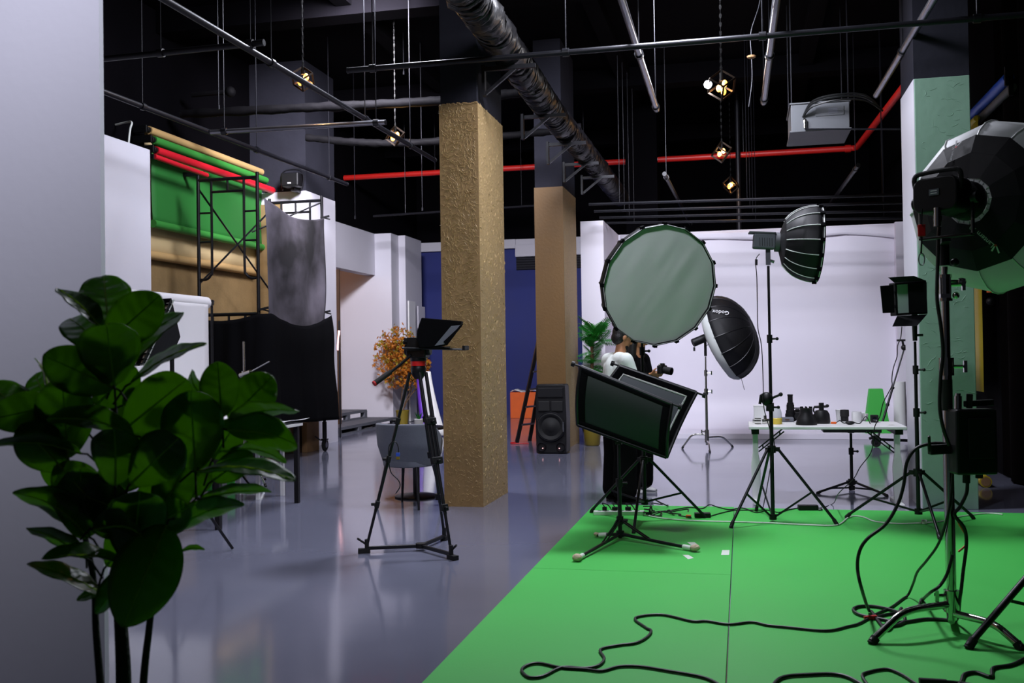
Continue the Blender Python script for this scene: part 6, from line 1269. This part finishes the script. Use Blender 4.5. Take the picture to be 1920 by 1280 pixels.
cable(flr([(1440, 1300), (1456, 1276), (1476, 1267), (1515, 1264), (1560, 1263), (1590, 1269), (1620, 1285)], .008), .008, 'short black cable bow on the boards at the stage front')
cable(flr([(1632, 1290), (1617, 1268), (1626, 1260), (1662, 1254), (1690, 1264), (1712, 1278), (1730, 1290)], .007), .007, 'black cable loop on the boards next to the cable joint')
cable(flr([(1935, 1225), (1918, 1236), (1895, 1246), (1862, 1252), (1858, 1268), (1830, 1260), (1808, 1264), (1802, 1278), (1790, 1292)], .008), .008, 'black cable zigzag under the chrome leg')
j = at_z(1752, 1278, GP + .016); mb = MB(); mb.cyl(j + V((-.06, 0, 0)), j + V((.05, .01, 0)), .015, .011, n=10); t = thing('cable_joint', 'black inline cable connector lying on the green boards', 'connector', j - V((0, 0, .015))); obj('connector', mb, 'rubber', t)
mb = MB(); mb.tube(smooth_path([j + V((.05, .01, 0)), j + V((.1, .02, -.005)), j + V((.16, .0, -.006)), j + V((.2, -.05, -.006))], 5), .008, 8); obj('lead', mb, 'cable_black', t)
j = at_z(1636, 1157, GP + .013); t = thing('red_plug', 'red plug lying inside the coiled black cable', 'plug', j - V((0, 0, .012)))
mb = MB(); mb.box(j, (.05, .022, .022), Matrix.Rotation(.3, 3, 'Z')); obj('body', mb, 'red', t, smooth=0, bev=.004); mb = MB(); mb.box(j + V((-.035, -.01, 0)), (.02, .014, .014), Matrix.Rotation(.3, 3, 'Z')); obj('tip', mb, 'red', t, smooth=0)
cable(hang([(1793, 970), (1800, 985), (1812, 1005), (1812, 1020), (1797, 1034)], dF + .05), .005, 'thin orange tie strap on the chrome stand cables', 'tie_strap', 'orange')
# leg of a stand that stands just outside
q = at_z(2010, 1190, GP); light_stand('black light stand standing beyond the chrome stand at the curtain', [(1815, 1216), (2120, 1255), (2080, 1120)], GP, 1010, 1150, 1.7, (), name='light_stand', foot_r=.017, r=.018)

# ------------------------------------------------------------------ floor power, tape
def box_px(name, label, cat, px0, px1, py, h, m, dpt=.05):
    A = at_z(px0, py, GP); B = at_z(px1, py, GP); c = (A + B) / 2; t = thing(name, label, cat, (c.x, c.y, GP + .001)); d = (B - A)
    mb = MB(); mb.box(c + V((0, dpt / 2, h / 2 + .001)), (d.length, dpt, h), Matrix.Rotation(math.atan2(d.y, d.x), 3, 'Z')); obj('case', mb, m, t, smooth=0, bev=.004); return t, A, B
t, A, B = box_px('power_strip', 'white multi socket power strip under the round softbox stand', 'power strip', 1112, 1208, 966, .036, 'white_plastic', .06)
for k in range(6):
    p = A.lerp(B, .12 + .15 * k) + V((0, .03, .038)); mb = MB(); mb.cyl(p, p + V((0, 0, .002)), .016, n=12); obj('socket', mb, 'pallet_grey', t)
for k, (f, lb) in enumerate(((.22, 'black angled plug in the second socket of the power strip'), (.42, 'black plug pair lying across the middle of the power strip'), (.68, 'black plug nearest the cable tangle on the power strip'))):
    p = A.lerp(B, f) + V((0, .03, .041)); tt = thing('mains_plug', lb, 'plug', p, 'plugs in the power strip'); mb = MB(); mb.box(p + V((0, 0, .016)), (.05 if k else .04, .03, .03)); obj('plug_body', mb, 'rubber', tt, smooth=0, bev=.006); mb = MB(); mb.tube(smooth_path([p + V((0, 0, .03)), p + V((-.02, .01, .06)), p + V((.03, .03, .04)), p + V((.06, .06, -.02))], 5), .005, 6); obj('lead', mb, 'cable_black', tt)
rr = random.Random(6); tc = at_z(1214, 966, GP)
for i, lb in enumerate(('black cable curling widely out of the tangle by the power strip', 'black cable knotted tightly in the tangle by the power strip', 'black cable arching up out of the tangle by the power strip', 'black cable running from the tangle to the adapter with orange tag')):
    pts = [tc + V((rr.uniform(-.05, .05), rr.uniform(-.03, .06), .008))]
    ends = [at_z(1290, 960, GP), at_z(1258, 962, GP), at_z(1252, 948, GP), at_z(1296, 972, GP)][i]
    for k in range(7): f = (k + 1) / 8; pts.append(tc.lerp(ends, f) + V((rr.uniform(-.07, .07), rr.uniform(-.12, .12), .008 + (rr.random() ** 2 * .09 if i == 2 else rr.random() * .02))))
    pts.append(ends + V((0, 0, .008))); cable(pts, .0055, lb)
mb = MB(); P = [tc + V((.035 * math.cos(k * .9) + rr.uniform(-.02, .02), .05 * math.sin(k * .9) + rr.uniform(-.02, .02), .012 + .004 * k)) for k in range(18)]; mb.tube(smooth_path(P, 4), .006, 6); solo('cable_knot', mb, 'cable_black', 'knot of black cable at the end of the power strip', 'cable', tc + V((0, 0, .003)))
t, A, B = box_px('power_adapter', 'black power adapter with orange tag near the round softbox leg', 'adapter', 1302, 1332, 971, .04, 'plastic_black', .07)
mb = MB(); mb.box(A + V((-.05, .0, .014)), (.045, .03, .024)); obj('orange_tag', mb, 'orange', t, smooth=0, bev=.004)
t, A, B = box_px('power_adapter', 'black power adapter lying by the stage edge under the white table', 'adapter', 1497, 1534, 957, .045, 'plastic_black', .07)
mb = MB(); mb.tube(smooth_path([B + V((0, .03, .02)), B + V((.03, .02, .015)), B + V((.03, -.02, .01)), B + V((.0, -.03, .01))], 4), .006, 6); obj('lead_loop', mb, 'cable_black', t)
cable(flr([(1333, 967), (1350, 962), (1372, 957), (1392, 956), (1420, 956), (1440, 956), (1460, 960), (1480, 955), (1497, 952)], .005), .005, 'black lead joining the two floor adapters')
cable(flr([(1250, 958), (1290, 951), (1316, 953), (1330, 946)], .005) + [at_z(1345, 950, GP + .006), at_z(1368, 955, GP + .006), at_z(1392, 952, GP + .006), at_z(1416, 960, GP + .006), at_z(1432, 958, GP + .006)], .005, 'black lead lying along the far stage edge')
cable(flr([(1209, 965), (1240, 971), (1282, 975), (1330, 977), (1380, 978), (1440, 980), (1500, 983), (1560, 985), (1578, 980), (1590, 970), (1605, 967), (1622, 970), (1640, 977), (1680, 981), (1730, 980), (1770, 976), (1800, 968), (1850, 962), (1880, 964)], .006), .006, 'long white extension cable snaking along the far stage', 'extension_cable', 'cable_white')
c = at_z(1733, 978, GP + .02); mb = MB(); mb.box(c, (.04, .03, .035)); t = thing('white_plug', 'white plug on the long white extension cable', 'plug', c - V((0, 0, .019))); obj('body', mb, 'white_plastic', t, smooth=0, bev=.006)
for q, lb in (([(1288, 1016), (1302, 1016), (1311, 1023), (1299, 1024)], 'slanted white tape mark between the taped stand foot and the floor adapter'), ([(1280, 1040), (1291, 1040), (1301, 1046), (1290, 1048)], 'slanted white tape mark between the taped stand foot and the board cross seam'), ([(1354, 1031), (1368, 1031), (1367, 1040), (1352, 1040)], 'white square tape mark at the board seam')):
    P = [at_z(x, y, GP + .0005) for x, y in q]; mb = MB(); mb.prism(P, (0, 0, .0008)); solo('tape_mark', mb, 'tape_white', lb, 'tape', group='tape marks on the green boards', smooth=0)

# ------------------------------------------------------------------ people
def remeshed(name, mb, m, parent, voxel, smooth=6):
    o = obj(name, mb, m, parent, local=True, smooth=0); md = o.modifiers.new('r', 'REMESH'); md.mode = 'VOXEL'; md.voxel_size = voxel; s = o.modifiers.new('s', 'SMOOTH'); s.iterations = smooth; s.factor = .5
    bpy.context.view_layer.update(); me = bpy.data.meshes.new_from_object(o.evaluated_get(bpy.context.evaluated_depsgraph_get())); o.modifiers.clear(); o.data = me; me.shade_smooth()
    if not me.materials: me.materials.append(MATS[m])
    return o
def limb(mb, pts, rad, sc=None):
    pts = [V(p) for p in pts]
    for i in range(len(pts) - 1): mb.cyl(pts[i], pts[i + 1], rad[i], rad[i + 1], n=14)
    for p, r in zip(pts, rad): mb.ball(p, r, 14, 10)
def hand(mb, wr, d, pal, curl, s=1.0):       # palm and five bent fingers; d points along the hand, pal is the palm's normal
    d = d.normalized(); pal = (pal - d * pal.dot(d)).normalized(); sd = d.cross(pal)
    M = Matrix((sd, pal, d)).transposed(); mb.box(wr + d * .05, (.078 * s, .026, .085), M); mb.ball(wr + d * .05, (.044 * s, .018, .05), 12, 8, M); limb(mb, [wr - d * .03, wr + d * .02], [.027, .026])
    for k, L in enumerate((.066, .076, .071, .056)):
        b = wr + d * .09 + sd * (.031 - .021 * k); a = curl; p1 = b + (d * math.cos(a * .5) + pal * math.sin(a * .5)) * L * .45; p2 = p1 + (d * math.cos(a) + pal * math.sin(a)) * L * .32; p3 = p2 + (d * math.cos(a * 1.5) + pal * math.sin(a * 1.5)) * L * .25
        limb(mb, [b, p1, p2, p3], [.0095, .009, .0083, .0072])
    b = wr + d * .03 + sd * .036; p1 = b + (d * .6 + sd * .7 + pal * .3).normalized() * .04; p2 = p1 + (d * .85 + sd * .15 + pal * .5).normalized() * .032; limb(mb, [b, p1, p2], [.0125, .011, .009])
def person(loc, yaw, label, shirt, sleeve, legs_m, arms, skin, lean=0, hair_long=False, shoes='shoe_white', head_pitch=.25, stance=.11, beard=False):
    t = thing('person', label, 'person', loc, rz=yaw)
    hc = V((.055, 0, 1.615)); body = MB()
    # head with jaw, nose, brow, ears
    HR = Matrix.Rotation(head_pitch, 3, 'Y')
    def hp(x, y, z): return hc + HR @ V((x, y, z))
    body.ball(hc + HR @ V((-.005, 0, .025)), (.098, .076, .10), 20, 14, HR); body.ball(hp(.025, 0, -.04), (.07, .06, .085), 16, 12, HR); body.ball(hp(.055, 0, -.09), (.036, .038, .03), 12, 8, HR)
    body.cyl(hp(.088, 0, .02), hp(.113, 0, -.025), .010, .016, n=8); body.ball(hp(.108, 0, -.026), .015, 8, 6); body.ball(hp(.088, 0, -.062), (.012, .024, .009), 10, 6, HR); body.ball(hp(.084, 0, .03), (.016, .05, .012), 10, 6, HR)
    for s in (-1, 1): body.ball(hp(-.012, s * .076, -.012), (.02, .01, .032), 10, 8, HR)
    limb(body, [(.015, 0, 1.40), (.03, 0, 1.47), (.045, 0, 1.55)], [.062, .055, .056])
    limb(body, [(0, 0, .96), (-.01, 0, 1.12), (-.005, 0, 1.3), (0, 0, 1.40)], [.085, .08, .085, .07])
    for s in (-1, 1): limb(body, [(0, 0, 1.37), (-.01, s * .16, 1.385)], [.055, .045])
    for s, arm in zip((-1, 1), arms):
        sh = V((-.01, s * .185, 1.39)); limb(body, [sh, arm[0], arm[0].lerp(arm[1], .35), arm[1]], [.042, .040, .042, .029]); hand(body, arm[1], arm[2], arm[3], arm[4])
        hip = V((0, s * .095, .92)); kn = V((.02, s * stance * .95, .49)); an = V((-.01, s * stance, .09)); limb(body, [hip, kn, kn.lerp(an, .3), an], [.075, .055, .054, .038]); limb(body, [an + V((0, 0, -.035)), an + V((.09, 0, -.055))], [.033, .02])
    remeshed('body', body, skin, t, .007, 5)
    for s in (-1, 1): mb = MB(); mb.ball(hp(.086, s * .03, .006), (.008, .012, .007), 10, 6, HR); obj('eye', mb, 'lens_glass', t, local=True)
    h = MB(); h.ball(hp(-.018, 0, .038), (.103, .084, .103), 20, 14, HR); h.ball(hp(-.045, 0, -.02), (.068, .076, .075), 16, 10, HR)
    if hair_long:
        limb(h, [hp(-.05, 0, .02), hp(-.07, 0, -.08), V((-.07, 0, 1.42)), V((-.08, 0, 1.30))], [.085, .085, .09, .08]); 
        for s in (-1, 1): limb(h, [hp(.0, s * .07, .02), hp(.01, s * .085, -.08), V((.02, s * .09, 1.40))], [.035, .04, .045])
    hr_ = remeshed('hair', h, 'hair', t, .008, 4)
    if beard: b = MB(); b.ball(hp(.045, 0, -.085), (.05, .055, .042), 14, 10, HR); remeshed('beard', b, 'hair', t, .007, 3)
    top = MB(); limb(top, [(0, 0, .90), (-.005, 0, 1.05), (-.012, 0, 1.2), (-.01, 0, 1.31)], [.145, .135, .142, .135])
    for s in (-1, 1): limb(top, [(-.01, s * .04, .92), (-.01, s * .06, 1.15), (-.012, s * .1, 1.31)], [.135, .125, .10]); limb(top, [(-.01, s * .05, 1.385), (-.012, s * .175, 1.385)], [.088, .076])
    for s, arm in zip((-1, 1), arms):
        sh = V((-.01, s * .185, 1.385)); e = arm[0]
        if sleeve == 'short': limb(top, [sh, sh.lerp(e, .80)], [.080, .074])
        else: limb(top, [sh, e, e.lerp(arm[1], .88)], [.076, .068, .05])
    for v in top.v: v.x *= .94
    remeshed('shirt', top, shirt, t, .009, 8)
    leg = MB(); limb(leg, [(0, -.05, .97), (0, .05, .97)], [.135, .135])
    for s in (-1, 1): limb(leg, [(0, s * .08, .95), (.0, s * .09, .80), (.01, s * stance, .48), (-.005, s * stance, .13)], [.125, .125, .115, .12])
    leg.v = [V((v.x, v.y, max(v.z, .06))) for v in leg.v]
    remeshed('trousers', leg, legs_m, t, .011, 6)
    for s in (-1, 1):
        sh = MB(); an = V((-.01, s * stance, 0)); pr = [(-.075, .035), (-.06, .04), (0, .043), (.07, .05), (.13, .047), (.165, .03), (.178, .01)]
        def so(u, v):
            x = -.075 + .253 * u; k = min(len(pr) - 2, int(u * 6)); w = max(.006, .05 * math.sin(PI * min(1, .1 + .86 * u)) ** .55); q = PI * v; hgt = (.085 if u < .35 else .085 - .05 * (u - .35) / .65); return an + V((x, math.cos(q) * w, .022 + math.sin(q) * (hgt - .02)))
        sh.grid(so, 14, 10); so_ = obj('shoe', sh, shoes, t, local=True, smooth=70, solid=.006)
        sl = MB(); pts = [so(k / 14, 0) for k in range(15)] + [so(k / 14, 1) for k in range(14, -1, -1)]; sl.prism([V((p.x, p.y, .001)) for p in pts], (0, 0, .024)); obj('sole', sl, 'rubber' if shoes != 'shoe_white' else 'white_plastic', so_, local=True, smooth=0)
        for k in range(3): st = MB(); u = .36 + .09 * k; st.tube([so(u, .08 + j * .06) + V((0, (1 if j < 4 else 1) * .0, .003)) for j in range(6)], .005, 5); obj('stripe', st, 'piping_white' if shoes != 'shoe_white' else 'pallet_grey', so_, local=True)
    return t
L_ = lambda x, y, z: V((x, y, z))
pm = at_z(1163, 941); pm = V((pm.x, pm.y, 0)); dm = depth(pm)
yaw1 = math.radians(34)
person(pm, yaw1, 'person in a white T-shirt and wide black trousers with dark striped shoes, head bowed', 'shirt_white', 'short', 'cloth_black', [(L_(.08, -.22, 1.12), L_(.30, -.10, 1.08), V((1, .5, .05)), V((-.2, 1, .1)), .9), (L_(.08, .22, 1.12), L_(.30, .10, 1.08), V((1, -.5, .05)), V((-.2, -1, .1)), .9)], 'skin', shoes='cloth_black', head_pitch=.38, beard=True)
pw = at_z(1222, 931); pw = at_d(1194, 900, dm + .62); pw = V((pw.x, pw.y, 0)); yaw2 = math.radians(-26)
wl_, wr_ = L_(.21, -.05, 1.225), L_(.22, .07, 1.24)
person(pw, yaw2, 'person dressed all in black with light shoes holding a camera in both hands', 'cloth_black', 'long', 'cloth_black', [(L_(.05, -.21, 1.10), wl_, V((.8, .35, .12)), V((0, .6, .8)), .8), (L_(.05, .21, 1.11), wr_, V((.8, -.3, .1)), V((0, -.8, .5)), .8)], 'skin', hair_long=True, shoes='shoe_white', head_pitch=.42)
cp = pw + Matrix.Rotation(yaw2, 3, 'Z') @ V((.325, .0, 1.285)); RM = Matrix.Rotation(yaw2, 3, 'Z')
t = thing('held_camera', 'black stills camera with strap lug held by the person in black', 'camera', cp - V((0, 0, .045)))
mb = MB(); mb.box(cp, (.055, .125, .085), RM); mb.box(cp + V((0, 0, .05)), (.05, .05, .028), RM); obj('body', mb, 'plastic_black', t, smooth=0, bev=.01)
mb = MB(); mb.cyl(cp, cp + RM @ V((.11, 0, -.02)), .036, .04, n=18); ln = obj('lens_barrel', mb, 'rubber', t); mb = MB(); mb.cyl(cp + RM @ V((.108, 0, -.02)), cp + RM @ V((.112, 0, -.021)), .034, n=18); obj('front_glass', mb, 'lens_glass', ln)
mb = MB(); mb.ball(cp + RM @ V((0, -.045, .05)), .012, 8, 6); obj('shutter_button', mb, 'chrome', t)
